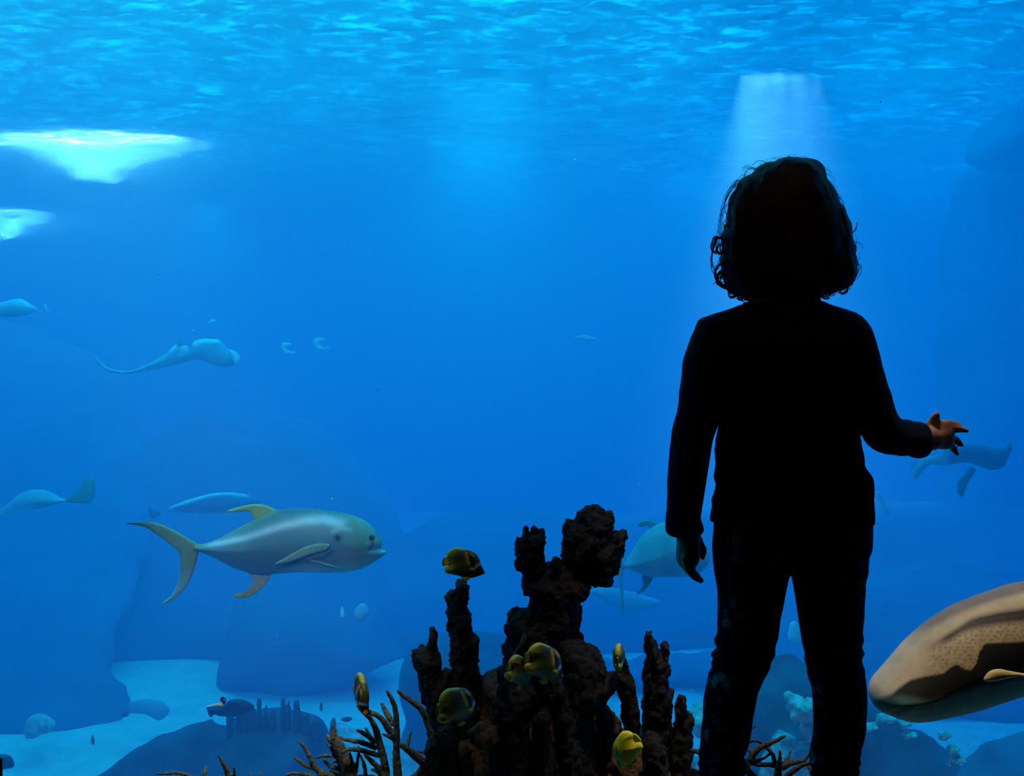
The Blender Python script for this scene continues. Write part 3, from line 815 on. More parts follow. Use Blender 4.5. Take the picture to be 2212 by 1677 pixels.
# ---- long-sleeved top
SH = [(1607, 654), (1578, 665), (1534, 679), (1511, 691), (1503, 709), (1487, 750), (1477, 778), (1472, 815), (1466, 863), (1464, 887), (1456, 916), (1452, 956), (1447, 1000), (1444, 1081), (1444, 1140), (1445, 1153), (1451, 1160), (1461, 1164),
      (1490, 1164), (1512, 1158), (1520, 1144), (1515, 1127), (1511, 1108), (1511, 1081), (1517, 1040), (1523, 1000), (1526, 985), (1534, 964), (1542, 928), (1546, 890), (1548, 884), (1551, 892), (1550, 912), (1553, 919), (1550, 940), (1544, 973), (1546, 1000), (1544, 1032),
      (1549, 1048), (1545, 1069), (1539, 1081), (1540, 1099), (1537, 1121), (1540, 1200), (1560, 1240), (1700, 1250), (1860, 1240), (1884, 1200), (1886, 1126), (1887, 1105), (1885, 1081), (1887, 1048), (1882, 1026), (1866, 1010), (1864, 1000), (1862, 977), (1854, 952), (1850, 932), (1839, 900), (1837, 879),
      (1839, 869), (1846, 895), (1858, 924), (1874, 952), (1890, 971), (1911, 981), (1939, 986), (1976, 988), (2008, 993), (2026, 988), (2034, 974), (2037, 952), (2030, 930), (2018, 915), (2000, 912), (1976, 908), (1953, 904), (1939, 883), (1927, 851), (1919, 831), (1907, 798), (1898, 762),
      (1886, 729), (1874, 705), (1854, 681), (1826, 669), (1789, 658), (1765, 649), (1690, 662)]
P = catmull(XZ(SH, DC), 2)
h = .0032
SLO = (q3(1436, 0)[0], DC - .11, q3(0, 1180)[2]); SHI = (q3(2050, 0)[0], DC + .16, q3(0, 640)[2])
X, Y, Z = grid(SLO, SHI, h)
PX = CX + X[:, 0, :] / DC * FPX; PY = CY + (CAMZ - Z[:, 0, :]) / DC * FPX
y0 = DC + np.clip((PX - 1870) / 150, 0, 1.2) * .055 + np.clip((1540 - PX) / 60, 0, 1) * np.clip((PY - 900) / 240, 0, 1) * .02
F = puff(X, Y, Z, P, .078, y0[:, None, :])
F = F + .0018 * noise3(X * .6, Y, Z * 1.5, 28, 301) + .0012 * noise3(X, Y, Z, 60, 302)
hem = (PY - 1129 - 3 * np.sin((PX - 1545) / 343 * 3.14))[:, None, :] * .00082
F = np.where((PX > 1532)[:, None, :], np.maximum(F, hem), F)
shirt = solid('long_sleeved_top', F, SLO, h, CLOTH, parent=person, base=(BASE.x, DC, .6))
# collar band
cs = Soup()
a = np.linspace(0, 2 * math.pi, 40)
c = q3(1687, 652)
ring = np.stack([c[0] + .064 * np.cos(a), c[1] + .05 * np.sin(a) - .004, c[2] + .004 * np.sin(a) - .001 + .004 * np.cos(a)], 1)
V, Fc = tube(ring, np.full(40, .0042), 8, False); cs.add(V - np.array([BASE.x, DC, .6]), Fc)
link('collar', cs.mesh('collar'), CLOTH, parent=shirt)

# ---- leggings
LG = [(1570, 1010), (1548, 1040), (1546, 1110), (1543, 1133), (1540.5, 1161), (1541, 1194), (1545, 1242), (1551, 1283), (1551, 1351), (1551, 1372), (1545, 1382), (1546, 1394), (1549, 1403), (1540, 1414), (1540, 1421), (1543, 1427), (1535, 1434), (1539, 1443), (1533, 1460), (1527, 1484), (1521, 1517), (1519, 1553), (1515, 1598),
      (1510, 1630), (1509, 1642), (1512, 1647), (1509, 1653), (1511, 1677), (1514, 1700), (1560, 1706), (1604, 1700), (1604, 1677), (1612, 1654), (1610, 1638), (1606, 1630), (1616, 1606), (1620, 1581), (1626, 1545), (1632, 1509), (1638, 1484), (1648, 1464), (1658, 1444), (1668, 1420), (1675, 1388), (1683, 1343), (1691, 1299),
      (1700, 1252), (1706, 1239), (1712, 1252), (1719, 1283), (1725, 1323), (1733, 1380), (1743, 1436), (1751, 1472), (1757, 1493), (1758.5, 1533), (1760, 1585), (1753, 1622), (1751, 1646), (1755, 1677), (1758, 1704), (1800, 1708), (1845, 1704), (1848, 1677), (1854, 1646), (1856, 1614), (1866, 1581), (1868, 1545), (1870, 1505), (1866, 1464),
      (1864, 1448), (1861, 1428), (1858, 1416), (1863, 1405), (1859, 1392), (1862, 1378), (1860, 1359), (1864, 1315), (1866, 1258), (1872, 1238), (1874, 1202), (1881, 1186), (1882, 1125), (1880, 1110), (1878, 1040), (1855, 1010), (1700, 1004)]
P = catmull(XZ(LG, DC), 2)
h = .0033
LLO = (q3(1498, 0)[0], DC - .12, q3(0, 1714)[2]); LHI = (q3(1892, 0)[0], DC + .1, q3(0, 1102)[2])
X, Y, Z = grid(LLO, LHI, h)
F = puff(X, Y, Z, P, .068, DC)
F = np.maximum(F, Z - q3(0, 1108)[2])
for s in (1630, 1785):
    F = smin(F, ball(X, Y, Z, q3(s, 1190, -.05), (.05, .04, .055)), .03)
PXf = CX + X / Y * FPX; PYf = CY + (CAMZ - Z) / Y * FPX
F = F + .0016 * np.sin(PYf * .18 + 3 * noise3(X, Y, Z, 18, 305)) * np.clip(1 - np.abs(PYf - 1420) / 60, 0, 1) + .0018 * np.sin(PYf * .3) * np.clip((PYf - 1610) / 40, 0, 1) + .001 * noise3(X, Y, Z, 40, 303)
leg = solid('leggings', F, LLO, h, LEGGING, parent=person, base=(BASE.x, DC, .3))
n = len(leg.data.vertices); co_ = np.empty(n * 3, np.float32); leg.data.vertices.foreach_get('co', co_)
co_ = co_.reshape(-1, 3) + np.array([BASE.x, DC, .3], np.float32)
C = np.tile(np.array(srgb(13, 14, 17)), (n, 1))
rr = random.Random(5)
nor = np.empty(n * 3, np.float32); leg.data.vertices.foreach_get('normal', nor); nor = nor.reshape(-1, 3)
for _ in range(330):
    i = rr.randrange(n); p, nn = co_[i], nor[i]
    d = co_ - p
    m = np.linalg.norm(d, axis=1) < .022
    if not m.any():
        continue
    u = np.cross(nn, [0.2, .1, 1]); u /= np.linalg.norm(u) + 1e-9; w = np.cross(nn, u)
    a, b = d[m] @ u, d[m] @ w
    r, th = np.hypot(a, b), np.arctan2(b, a) + rr.random() * 6
    R = rr.choice([.006, .009, .012, .014]); n_p = rr.choice([5, 6])
    pet = (r < R * (.72 + .28 * np.cos(n_p * th))) & (r > R * .2)
    colr = np.array(rr.choice([srgb(96, 120, 128), srgb(78, 90, 100), srgb(90, 78, 74), srgb(64, 74, 78)]))
    q = np.where(m)[0][pet]
    C[q] = colr * (.6 + .4 * np.cos(r[pet] / R * 2)[:, None])
set_col(leg.data, C)

# ---- shoes
for px, tx in ((1560, 1496), (1802, 1806)):
    hx = W(px, 0, DC).x
    a = np.array([hx, DC - .045, .03]); b = np.array([W(tx, 0, DC + .11).x, DC + .115, .018])
    slo = np.minimum(a, b) - .06; slo[2] = .0; shi = np.maximum(a, b) + .06; shi[2] = .1
    X, Y, Z = grid(slo, shi, .003)
    Fu = smin(cone(X, Y, Z, a, b, .036, .0215), cone(X, Y, Z, a + [0, .01, .02], a + [0, .02, .045], .034, .03), .015)
    Fu = np.maximum(Fu, .012 - Z)
    sh = solid('shoe', Fu, slo, .003, SHOEM, parent=person, base=(hx, DC, 0))
    e = cone(X, Y, Z * 0 + .02, a * [1, 1, 0] + [0, 0, .02], b * [1, 1, 0] + [0, 0, .02], .039, .026)
    Fs = np.maximum(e, np.maximum(Z - .016, .002 - Z))
    so_ = solid('sole', Fs, slo, .003, SOLEM)
    recentre(so_, (hx, DC, 0)); so_.parent = sh; so_.location = (0, 0, 0)

# ---- hair: a full head of loose curls
HR = [(1612, 652), (1596, 640), (1575, 632), (1566, 612), (1560, 590), (1556, 560), (1560, 535), (1558, 510), (1566, 492), (1572, 470), (1580, 440), (1588, 415), (1596, 398), (1606, 388), (1624, 380), (1634, 366), (1660, 354), (1690, 347), (1716, 347), (1742, 353), (1762, 362), (1772, 376), (1778, 392), (1790, 408), (1798, 424), (1802, 440), (1812, 452), (1818, 470),
      (1824, 485), (1830, 503), (1834, 540), (1838, 575), (1840, 600), (1826, 622), (1806, 626), (1790, 634), (1766, 640), (1760, 656), (1690, 664)]
P = catmull(XZ(HR, DC), 2)
h = .0036
HLO = (q3(1545, 0)[0], DC - .14, q3(0, 672)[2]); HHI = (q3(1852, 0)[0], DC + .12, q3(0, 338)[2])
X, Y, Z = grid(HLO, HHI, h)
F = puff(X, Y, Z, P, .108, DC - .012)
face = np.maximum(ball(X, Y, Z, q3(1697, 560, .13), (.062, .07, .09)), -1)
F = np.maximum(F, -face)
F = F + .004 * noise3(X, Y, Z * .45, 34, 310) + .0022 * noise3(X, Y, Z * .5, 90, 311)
hair = solid('hair', F, HLO, h, HAIRM, parent=person, base=(BASE.x, DC, .95))
cs = Soup(); hb = np.array([BASE.x, DC, .95])


def lock(pts, r=.0009, dy=0.0, taper=True):
    w = np.array([q3(x, y, dy + (pts_i[2] if len(pts_i) > 2 else 0)) for pts_i in pts for x, y in [pts_i[:2]]], dtype=np.float64)
    w = catmull(w, 5, False)
    n = len(w)
    rad = r * (np.linspace(1, .35, n) if taper else np.ones(n))
    V, Fq = tube(w, rad, 5)
    cs.add(V - hb, Fq)


rr = random.Random(9)
# the big curls of the photo: left side
for base_pts, r, nn in [
        ([(1585, 520), (1562, 515), (1546, 513), (1537, 526), (1540, 542), (1552, 548), (1570, 540)], .0011, 7),
        ([(1548, 516), (1540, 540), (1536, 560), (1540, 580), (1548, 594)], .001, 6),
        ([(1580, 548), (1560, 548), (1548, 540), (1552, 528), (1566, 526)], .0016, 6),
        ([(1580, 560), (1562, 568), (1550, 576), (1545, 588), (1546, 600)], .0016, 8),
        ([(1578, 576), (1560, 586), (1548, 598), (1552, 612), (1566, 622), (1580, 622)], .0022, 9),
        ([(1566, 592), (1556, 604), (1560, 616), (1570, 612)], .001, 5),
        ([(1552, 596), (1546, 606), (1543, 614)], .0009, 4),
        ([(1596, 640), (1584, 634), (1576, 624)], .0016, 5),
        ([(1600, 400), (1580, 430), (1572, 470), (1576, 490)], .0009, 8),
        ([(1596, 392), (1572, 420), (1560, 460), (1554, 500), (1556, 520)], .0005, 10),
        ([(1590, 420), (1578, 450), (1572, 480), (1568, 505)], .0008, 8),
        # right side
        ([(1828, 505), (1838, 506), (1846, 498), (1850, 488), (1850, 482)], .0010, 2),
        ([(1826, 520), (1840, 528), (1848, 536), (1844, 548), (1832, 552)], .0013, 8),
        ([(1830, 540), (1846, 556), (1854, 574), (1850, 590), (1840, 600)], .0007, 5),
        ([(1834, 556), (1850, 568), (1858, 580), (1852, 596), (1842, 606)], .0004, 4),
        ([(1836, 560), (1842, 590), (1838, 612), (1820, 624), (1800, 626)], .0024, 9),
        ([(1770, 640), (1784, 640), (1796, 632)], .0008, 5),
        ([(1830, 520), (1848, 524), (1858, 530), (1864, 534)], .0005, 3),
        ([(1820, 460), (1832, 490), (1842, 520), (1852, 540)], .0004, 4),
        # crown fly-aways
        ([(1660, 360), (1690, 346), (1725, 344), (1750, 352)], .0007, 10),
        ([(1640, 372), (1628, 364), (1612, 360), (1602, 366)], .0004, 8),
        ([(1700, 350), (1720, 343), (1744, 348), (1760, 360)], .0005, 6)]:
    for _ in range(nn):
        j = 4.5 if r < .001 else 3
        lock([(x + rr.uniform(-j, j), y + rr.uniform(-j, j)) for x, y in base_pts], r * rr.uniform(.6, 1.1), rr.uniform(-.05, .03))
# wavy strands over the back of the head
for _ in range(460):
    t0 = rr.uniform(-.93, .93)
    xs = 1697 + t0 * 112
    ys = 356 + 92 * t0 * t0 + rr.uniform(0, 90)
    ph, am, fr = rr.uniform(0, 6), rr.uniform(3, 8), rr.uniform(7, 12)
    ln = rr.uniform(.45, 1)
    pts = []
    for k in range(10):
        f = k / 9 * ln
        y = ys + (628 - ys) * f
        x = 1697 + (xs - 1697) * (1 + .2 * f) + am * f * math.sin(f * fr + ph)
        u = min(abs(x - 1697) / 140, .97)
        dep = -.012 - .106 * math.sqrt(max(0, 1 - u * u)) * (1 if y > 470 else math.sqrt(max(.02, 1 - ((470 - y) / 126) ** 2)))
        pts.append((x, y, dep))
    lock(pts, rr.uniform(.0008, .0018))
# ringlets round the lower edge
for _ in range(120):
    i = rr.choice([k for k in range(len(HR)) if HR[k][1] > 478 and HR[k][1] < 645])
    x, y = HR[i]
    sx = -1 if x < 1697 else 1
    x -= sx * rr.uniform(2, 12); R = rr.uniform(5, 13); a0 = rr.uniform(0, 6); tw = rr.choice([-1, 1]) * rr.uniform(3.5, 6.5)
    dz = rr.uniform(-.07, .04)
    lock([(x + R * (1 - .05 * k) * math.cos(a0 + tw * k / 8), y + R * (1 - .05 * k) * math.sin(a0 + tw * k / 8) + k * .9, .0022 * k) for k in range(9)], rr.uniform(.0005, .0016), dz)
# frizz standing off the outline
for _ in range(150):
    i = rr.randrange(6, len(HR) - 6)
    x, y = HR[i]
    nx_, ny_ = x - 1697, y - 505
    L = math.hypot(nx_, ny_); nx_ /= L; ny_ /= L
    s = rr.choice([-1, 1]); e = rr.uniform(4, 13)
    lock([(x - nx_ * 8, y - ny_ * 8), (x + nx_ * e * .6 - s * ny_ * 8, y + ny_ * e * .6 + s * nx_ * 8), (x + nx_ * e - s * ny_ * 22, y + ny_ * e + s * nx_ * 22), (x + nx_ * e * .4 - s * ny_ * 36, y + ny_ * e * .4 + s * nx_ * 36)], .00032, rr.uniform(-.06, .05))
link('curl', cs.mesh('curl'), HAIRM, parent=hair)
# ================================================================ fish
FISHM = plain('fish_scales', (.5, .5, .5), .42, noise=9, amp=.16, attr=True, spec=.45)
FINM = plain('fish_fin', (.5, .5, .5), .5, noise=30, amp=.2, attr=True, spec=.3)
SHARKM = plain('shark_skin', (.5, .5, .5), .6, noise=16, amp=.18, attr=True, spec=.25)
EYEM = plain('fish_eye', (.01, .01, .012), .15, noise=60, amp=.2, spec=.6)
col = lambda r, g, b: np.array(srgb(r, g, b))


def px_of(o):
    n = len(o.data.vertices); a = np.empty(n * 3, np.float32); o.data.vertices.foreach_get('co', a)
    a = a.reshape(-1, 3) + np.array(o.matrix_basis.translation, np.float32) + (np.array(o.parent.location, np.float32) if o.parent else 0)
    return CX + a[:, 0] / a[:, 1] * FPX, CY + (CAMZ - a[:, 2]) / a[:, 1] * FPX


def flat(name, pts, d, R, h, mat, k=1.0, bend=None, parent=None, tint=None, smooth=3, closed_smooth=True):
    """a fish body or a fin with the outline pts (photo pixels) d metres away; bend(px, py) moves it away from the eye"""
    P = XZ(pts, d)
    if smooth > 1:
        P = catmull(P, smooth)
    m = 2.5 * h
    lo = np.array([P[:, 0].min() - m, d - R * k - m, P[:, 1].min() - m]); hi = np.array([P[:, 0].max() + m, d + R * k + m, P[:, 1].max() + m])
    yb = None
    if bend is not None:
        gx, gz = np.meshgrid(np.arange(lo[0], hi[0] + h, h), np.arange(lo[2], hi[2] + h, h), indexing='ij')
        yb = bend(CX + gx / d * FPX, CY + (CAMZ - gz) / d * FPX)
        lo[1] += yb.min(); hi[1] += yb.max()
    X, Y, Z = grid(lo, hi, h)
    y0 = d
    if bend is not None:
        y0 = d + bend(CX + X[:, 0, :] / d * FPX, CY + (CAMZ - Z[:, 0, :]) / d * FPX)[:, None, :]
    F = puff(X, Y, Z, P, R, y0, k)
    for sl in ((0,), (-1,)):
        F[sl[0]] = 1; F[:, sl[0]] = 1; F[:, :, sl[0]] = 1
    V, Q = nets(F, lo, h)
    o = link(name, mesh_np(name, V, Q), mat)
    c = Vector(((lo[0] + hi[0]) / 2, (lo[1] + hi[1]) / 2, (lo[2] + hi[2]) / 2))
    recentre(o, c)
    if parent is not None:
        o.parent = parent; o.location = c - parent.location
    if tint is not None:
        u, v = px_of(o)
        set_col(o.data, tint(u, v) if callable(tint) else np.tile(np.array(tint), (len(u), 1)))
    return o


def eye(parent, px, py, d, r, mat=EYEM):
    s = Soup(); nn, mm = 10, 6
    V = [(math.sin(math.pi * i / mm) * math.cos(2 * math.pi * j / nn) * r, math.sin(math.pi * i / mm) * math.sin(2 * math.pi * j / nn) * r * .6, math.cos(math.pi * i / mm) * r) for i in range(mm + 1) for j in range(nn)]
    Fq = [[i * nn + j, i * nn + (j + 1) % nn, (i + 1) * nn + (j + 1) % nn, (i + 1) * nn + j] for i in range(mm) for j in range(nn)]
    o = link('eye', mesh_np('eye', V, np.array(Fq)), mat)
    o.parent = parent; o.location = W(px, py, d) - parent.location
    return o


def blend(C, m, c):
    m = np.clip(m, 0, 1)[:, None]
    return C * (1 - m) + np.array(c) * m


def seg(u, v, a, b):
    e = np.array(b, float) - np.array(a, float)
    t = np.clip(((u - a[0]) * e[0] + (v - a[1]) * e[1]) / (e @ e), 0, 1)
    return np.hypot(u - a[0] - t * e[0], v - a[1] - t * e[1])


def inside(u, v, P, soft):
    return np.clip(sdpoly(u, v, P) / soft + .5, 0, 1)


def curve_d(u, v, pts):
    return np.min([seg(u, v, a, b) for a, b in zip(pts, pts[1:])], axis=0)


# ---------------------------------------------------------------- the big silver trevally
kt = 3.16
tv = lambda pts: cp(pts, 200, 1040, kt)
TD = 4.7


def trevally_tint(u, v):
    x, y = (u - 200) * kt, (v - 1040) * kt
    C = np.tile(col(126, 158, 156), (len(u), 1))
    back = np.interp(x, [715, 1000, 1300, 1600, 1950], [430, 340, 260, 250, 340])
    C = blend(C, (back - y) / 60 + .2, col(98, 124, 118))
    C = blend(C, (y - 400) / 160 * np.clip((1500 - x) / 300, 0, 1), col(96, 132, 146))
    C = blend(C, (x - 1640) / 160, col(150, 168, 138))
    C = blend(C, np.clip((y - 560) / 60, 0, 1) * np.clip((x - 1250) / 200, 0, 1), col(165, 195, 190))
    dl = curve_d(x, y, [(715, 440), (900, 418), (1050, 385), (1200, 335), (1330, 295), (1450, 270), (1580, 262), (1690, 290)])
    C = blend(C, np.exp(-(dl / (15 + .02 * (x - 715))) ** 2) * .95, col(235, 245, 240))  # specular highlight along the flank painted into the tint
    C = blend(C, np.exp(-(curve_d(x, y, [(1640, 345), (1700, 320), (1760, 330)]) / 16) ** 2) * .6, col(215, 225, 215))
    C = blend(C, np.exp(-(np.hypot(x - 1672, y - 388) / 26) ** 2), col(30, 40, 42))
    C = blend(C, np.exp(-(curve_d(x, y, [(1890, 470), (1905, 440), (1915, 405)]) / 14) ** 2) * .7, col(70, 78, 60))
    C = blend(C, np.exp(-(curve_d(x, y, [(1870, 418), (1930, 405)]) / 10) ** 2) * .7, col(215, 210, 140))
    C = blend(C, np.exp(-(curve_d(x, y, [(1890, 485), (1950, 470), (1990, 478)]) / 9) ** 2) * .8, col(200, 225, 215))
    C = blend(C, np.exp(-(curve_d(x, y, [(1640, 480), (1580, 520), (1470, 545), (1330, 560)]) / 14) ** 2) * .7, col(60, 76, 92))
    C = blend(C, np.exp(-(np.hypot((x - 1820) / 1.4, y - 445) / 40) ** 2) * .35, col(110, 118, 80))
    C = blend(C, np.clip((800 - x) / 80, 0, 1), col(122, 132, 104))
    C = np.minimum(C * np.array([1.15, 1.22, 1.3]), 1)
    edge = np.interp(x, [760, 1000, 1240], [428, 318, 202])
    C = blend(C, np.clip(1 - np.abs(y - edge - 8) / 24, 0, 1) * (x < 1260) * .8, col(165, 170, 110))
    return C


fin_col = lambda c1, c2, ax, a, b: (lambda u, v: blend(np.tile(np.array(c1), (len(u), 1)), (((u, v)[ax]) - a) / (b - a), c2))
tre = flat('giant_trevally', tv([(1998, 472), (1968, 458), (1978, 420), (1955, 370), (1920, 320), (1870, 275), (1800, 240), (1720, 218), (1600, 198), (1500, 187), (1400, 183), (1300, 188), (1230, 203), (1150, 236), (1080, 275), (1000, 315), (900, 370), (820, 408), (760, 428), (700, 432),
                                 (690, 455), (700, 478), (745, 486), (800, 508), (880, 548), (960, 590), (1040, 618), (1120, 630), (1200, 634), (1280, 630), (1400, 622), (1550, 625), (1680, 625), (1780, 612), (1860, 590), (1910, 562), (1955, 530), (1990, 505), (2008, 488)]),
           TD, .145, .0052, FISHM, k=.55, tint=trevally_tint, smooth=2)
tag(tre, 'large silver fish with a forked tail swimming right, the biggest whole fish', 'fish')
flat('tail_fin', tv([(730, 445), (700, 418), (650, 388), (560, 335), (480, 298), (400, 276), (310, 279), (215, 290), (310, 302), (380, 325), (430, 360), (500, 410), (560, 456), (588, 482), (597, 540), (597, 620), (580, 690), (550, 760), (500, 812), (462, 838), (520, 832), (580, 792), (640, 722), (682, 640), (708, 560), (724, 490)]),
     TD, .012, .0045, FINM, k=.8, parent=tre, tint=lambda u, v: blend(blend(np.tile(col(172, 178, 130), (len(u), 1)), ((v - 1040) * kt - 560) / 220, col(205, 240, 225)), ((420 - (u - 200) * kt) / 180) * ((v - 1040) * kt < 400), col(52, 62, 52)))
flat('dorsal_fin', tv([(1270, 212), (1235, 186), (1180, 163), (1120, 154), (1040, 165), (960, 186), (916, 202), (950, 213), (1020, 207), (1075, 212), (1095, 245), (1110, 275), (1200, 240)]), TD, .01, .0042, FINM, k=.8, parent=tre, tint=col(205, 212, 130))
flat('anal_fin', tv([(1225, 615), (1215, 650), (1195, 690), (1160, 730), (1100, 778), (1030, 800), (968, 795), (962, 772), (1010, 765), (1058, 735), (1088, 695), (1092, 660), (1060, 625), (1120, 600)]), TD, .01, .0042, FINM, k=.8, parent=tre, tint=lambda u, v: blend(np.tile(col(205, 225, 200), (len(u), 1)), ((v - 1040) * kt - 640) / 140, col(205, 215, 125)))
flat('pectoral_fin', tv([(1625, 436), (1570, 424), (1500, 432), (1440, 452), (1370, 488), (1300, 530), (1235, 568), (1330, 556), (1420, 524), (1500, 496), (1590, 472)]), TD - .085, .01, .0042, FINM, k=.7, parent=tre, tint=col(176, 196, 160))
flat('pelvic_fin', tv([(1715, 600), (1660, 588), (1590, 578), (1530, 556), (1462, 538), (1540, 540), (1600, 560), (1690, 590)]), TD - .07, .008, .0042, FINM, k=.7, parent=tre, tint=col(190, 215, 200))
eye(tre, 200 + 1905 / kt, 1040 + 385 / kt, TD - .05, .0125, plain('olive_eye', srgb(96, 98, 66), .4, noise=60, amp=.3))

# ---------------------------------------------------------------- the second trevally, behind the child's arm
TD2 = 5.6
pale = lambda u, v: blend(np.tile(col(150, 190, 190), (len(u), 1)), np.sin(u * .11) * .2 + np.clip((v - 1190) / 60, 0, 1) * .4, col(90, 140, 160))
t2 = flat('giant_trevally', c8([(1322, 440), (1340, 410), (1362, 375), (1402, 308), (1440, 258), (1482, 218), (1530, 194), (1590, 184), (1680, 190), (1760, 225), (1808, 300), (1832, 390), (1805, 455), (1745, 498), (1680, 508), (1580, 510), (1480, 508), (1420, 490), (1362, 466), (1330, 455)]),
          TD2, .19, .007, FISHM, k=.5, tint=pale)
tag(t2, 'pale silver fish half hidden behind the child\'s hanging arm', 'fish')
flat('tail_fin', c8([(1330, 430), (1308, 395), (1284, 412), (1288, 455), (1298, 520), (1306, 620), (1312, 722), (1324, 724), (1324, 620), (1318, 530), (1326, 470), (1345, 450)]), TD2, .012, .005, FINM, k=.8, parent=t2, tint=col(150, 190, 170))
flat('dorsal_fin', c8([(1540, 200), (1518, 186), (1480, 174), (1442, 172), (1412, 186), (1404, 208), (1430, 216), (1455, 206), (1475, 215), (1470, 240), (1520, 220)]), TD2, .01, .005, FINM, k=.8, parent=t2, tint=col(130, 170, 160))
flat('anal_fin', c8([(1500, 495), (1490, 530), (1465, 570), (1430, 600), (1396, 614), (1425, 575), (1438, 545), (1430, 500)]), TD2, .01, .005, FINM, k=.8, parent=t2, tint=col(110, 130, 100))

# ---------------------------------------------------------------- butterflyfish
KB = 13.97
BD = 3.2
bf = lambda pts: cp(pts, 930, 1160, KB)
BODY = [(1655, 1062), (1605, 990), (1555, 900), (1522, 820), (1492, 710), (1442, 605), (1390, 530), (1300, 460), (1200, 415), (1100, 385), (950, 352), (800, 325), (700, 340), (600, 388), (520, 470), (478, 570), (500, 650), (560, 715), (575, 790), (530, 850), (440, 890), (420, 960), (430, 1040), (478, 1105), (600, 1135), (720, 1150), (850, 1180), (950, 1212),
        (1100, 1225), (1200, 1245), (1300, 1235), (1400, 1205), (1500, 1170), (1600, 1135), (1645, 1092)]


def butterfly_tint(u, v):
    x, y = (u - 930) * KB, (v - 1160) * KB
    d = sdpoly(x, y, [np.array(p) for p in BODY])
    C = np.tile(col(92, 100, 30), (len(u), 1))
    C = blend(C, (760 - x) / 160, col(132, 142, 38))
    C = blend(C, 1.6 - 1.6 * np.hypot((x - 890) / 230, (y - 600) / 215), col(58, 66, 54))
    C = blend(C, (y - 1010) / 70 * np.clip((x - 640) / 90, 0, 1), col(40, 56, 36))
    C = blend(C, 1.5 - seg(x, y, (1080, 500), (1150, 800)) / 45, col(206, 166, 30))
    C = blend(C, (62 - d) / 34 * np.clip((1180 - y) / 200 + (700 - x) / 100, 0, 1) * (x < 1480), col(206, 200, 50))
    C = blend(C, inside(x, y, [(1130, 470), (1170, 480), (1210, 570), (1300, 660), (1360, 760), (1340, 900), (1260, 900), (1200, 780), (1160, 620)], 24), col(8, 12, 18))
    C = blend(C, 1.5 - seg(x, y, (1215, 510), (1330, 592)) / 34, col(214, 166, 36))
    C = blend(C, inside(x, y, [(1330, 890), (1390, 820), (1520, 760), (1560, 830), (1460, 900), (1380, 965)], 30), col(196, 222, 246))
    C = blend(C, inside(x, y, [(1395, 930), (1470, 880), (1570, 870), (1580, 990), (1550, 1140), (1430, 1130), (1385, 1030)], 26), col(8, 10, 20))
    C = blend(C, (x - 1575) / 20, col(214, 150, 40))
    C = blend(C, 1.6 - np.hypot((x - 1265) / 75, (y - 985) / 50), col(222, 200, 36))
    C = blend(C, 1.6 - np.hypot((x - 565) / 45, (y - 800) / 70), col(14, 26, 18))
    return C


bfly = flat('butterflyfish', bf(BODY), BD, .05, .0014, FISHM, k=.42, tint=butterfly_tint, smooth=2)
flat('tail_fin', bf([(585, 720), (500, 620), (412, 606), (372, 690), (350, 790), (362, 890), (420, 882), (520, 852), (590, 815)]), BD, .004, .0014, FINM, k=.8, parent=bfly, tint=lambda u, v: blend(np.tile(col(196, 186, 48), (len(u), 1)), (430 - (u - 930) * KB) / 40, col(60, 96, 50)))
flat('pelvic_fin', bf([(905, 1262), (960, 1205), (1050, 1180), (1130, 1212), (1188, 1262), (1140, 1315), (1050, 1332), (960, 1308)]), BD - .006, .0035, .0013, FINM, k=.8, parent=bfly, tint=col(216, 228, 16))
flat('pectoral_fin', bf([(1330, 985), (1290, 955), (1230, 945), (1190, 970), (1200, 1010), (1270, 1030), (1325, 1015)]), BD - .0185, .003, .0013, FINM, k=.8, parent=bfly, tint=col(224, 200, 30))
eye(bfly, 930 + 1452 / KB, 1160 + 985 / KB, BD - .0125, .0042)
GB = 'yellow butterflyfish around the reef'
tag(bfly, 'yellow butterflyfish swimming above the tall finger coral', 'fish', GB)


def copy_tree(o, parent=None):
    c = o.copy(); COL.objects.link(c)
    if parent is not None:
        c.parent = parent
    for ch in list(o.children):
        copy_tree(ch, c)
    return c


for px, py, d, sc, (roll, pit, yaw), lab in [
        (1178, 1431, 2.94, 1.1, (0, 14, 30), 'butterflyfish with a bright yellow belly fin, right one of the pair before the middle coral'),
        (1123, 1451, 2.92, .92, (0, 20, 50), 'smaller butterflyfish at the left of the pair before the middle coral'),
        (990, 1522, 2.92, 1.12, (0, -4, 40), 'dark-sided butterflyfish with a lime rim before the leftmost coral pillar'),
        (781, 1497, 2.95, .94, (0, 26, -66), 'butterflyfish turned toward us above the tip of the branching coral'),
        (1337, 1416, 3.12, .88, (0, -8, 80), 'butterflyfish seen edge-on above the thin leaning coral'),
        (1350, 1618, 2.9, .86, (0, 42, 146), 'bright yellow butterflyfish swimming away down beside the round-topped stub')]:
    o = copy_tree(bfly)
    o.location = W(px, py, d); o.scale = (sc,) * 3
    o.rotation_euler = [math.radians(a) for a in (roll, pit, yaw)]
    tag(o, lab, 'fish', GB)
    if lab.startswith('bright'):          # brighter light painted into this copy's tint, most bands washed out
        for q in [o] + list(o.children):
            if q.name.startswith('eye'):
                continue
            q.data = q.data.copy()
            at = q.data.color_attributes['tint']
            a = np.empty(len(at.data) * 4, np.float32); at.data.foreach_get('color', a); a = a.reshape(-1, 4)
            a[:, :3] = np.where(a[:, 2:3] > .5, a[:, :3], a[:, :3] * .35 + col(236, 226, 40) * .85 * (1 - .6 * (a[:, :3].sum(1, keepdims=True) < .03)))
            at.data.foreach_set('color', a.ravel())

# ---------------------------------------------------------------- zebra shark
KS = 4.659
SD = 2.85


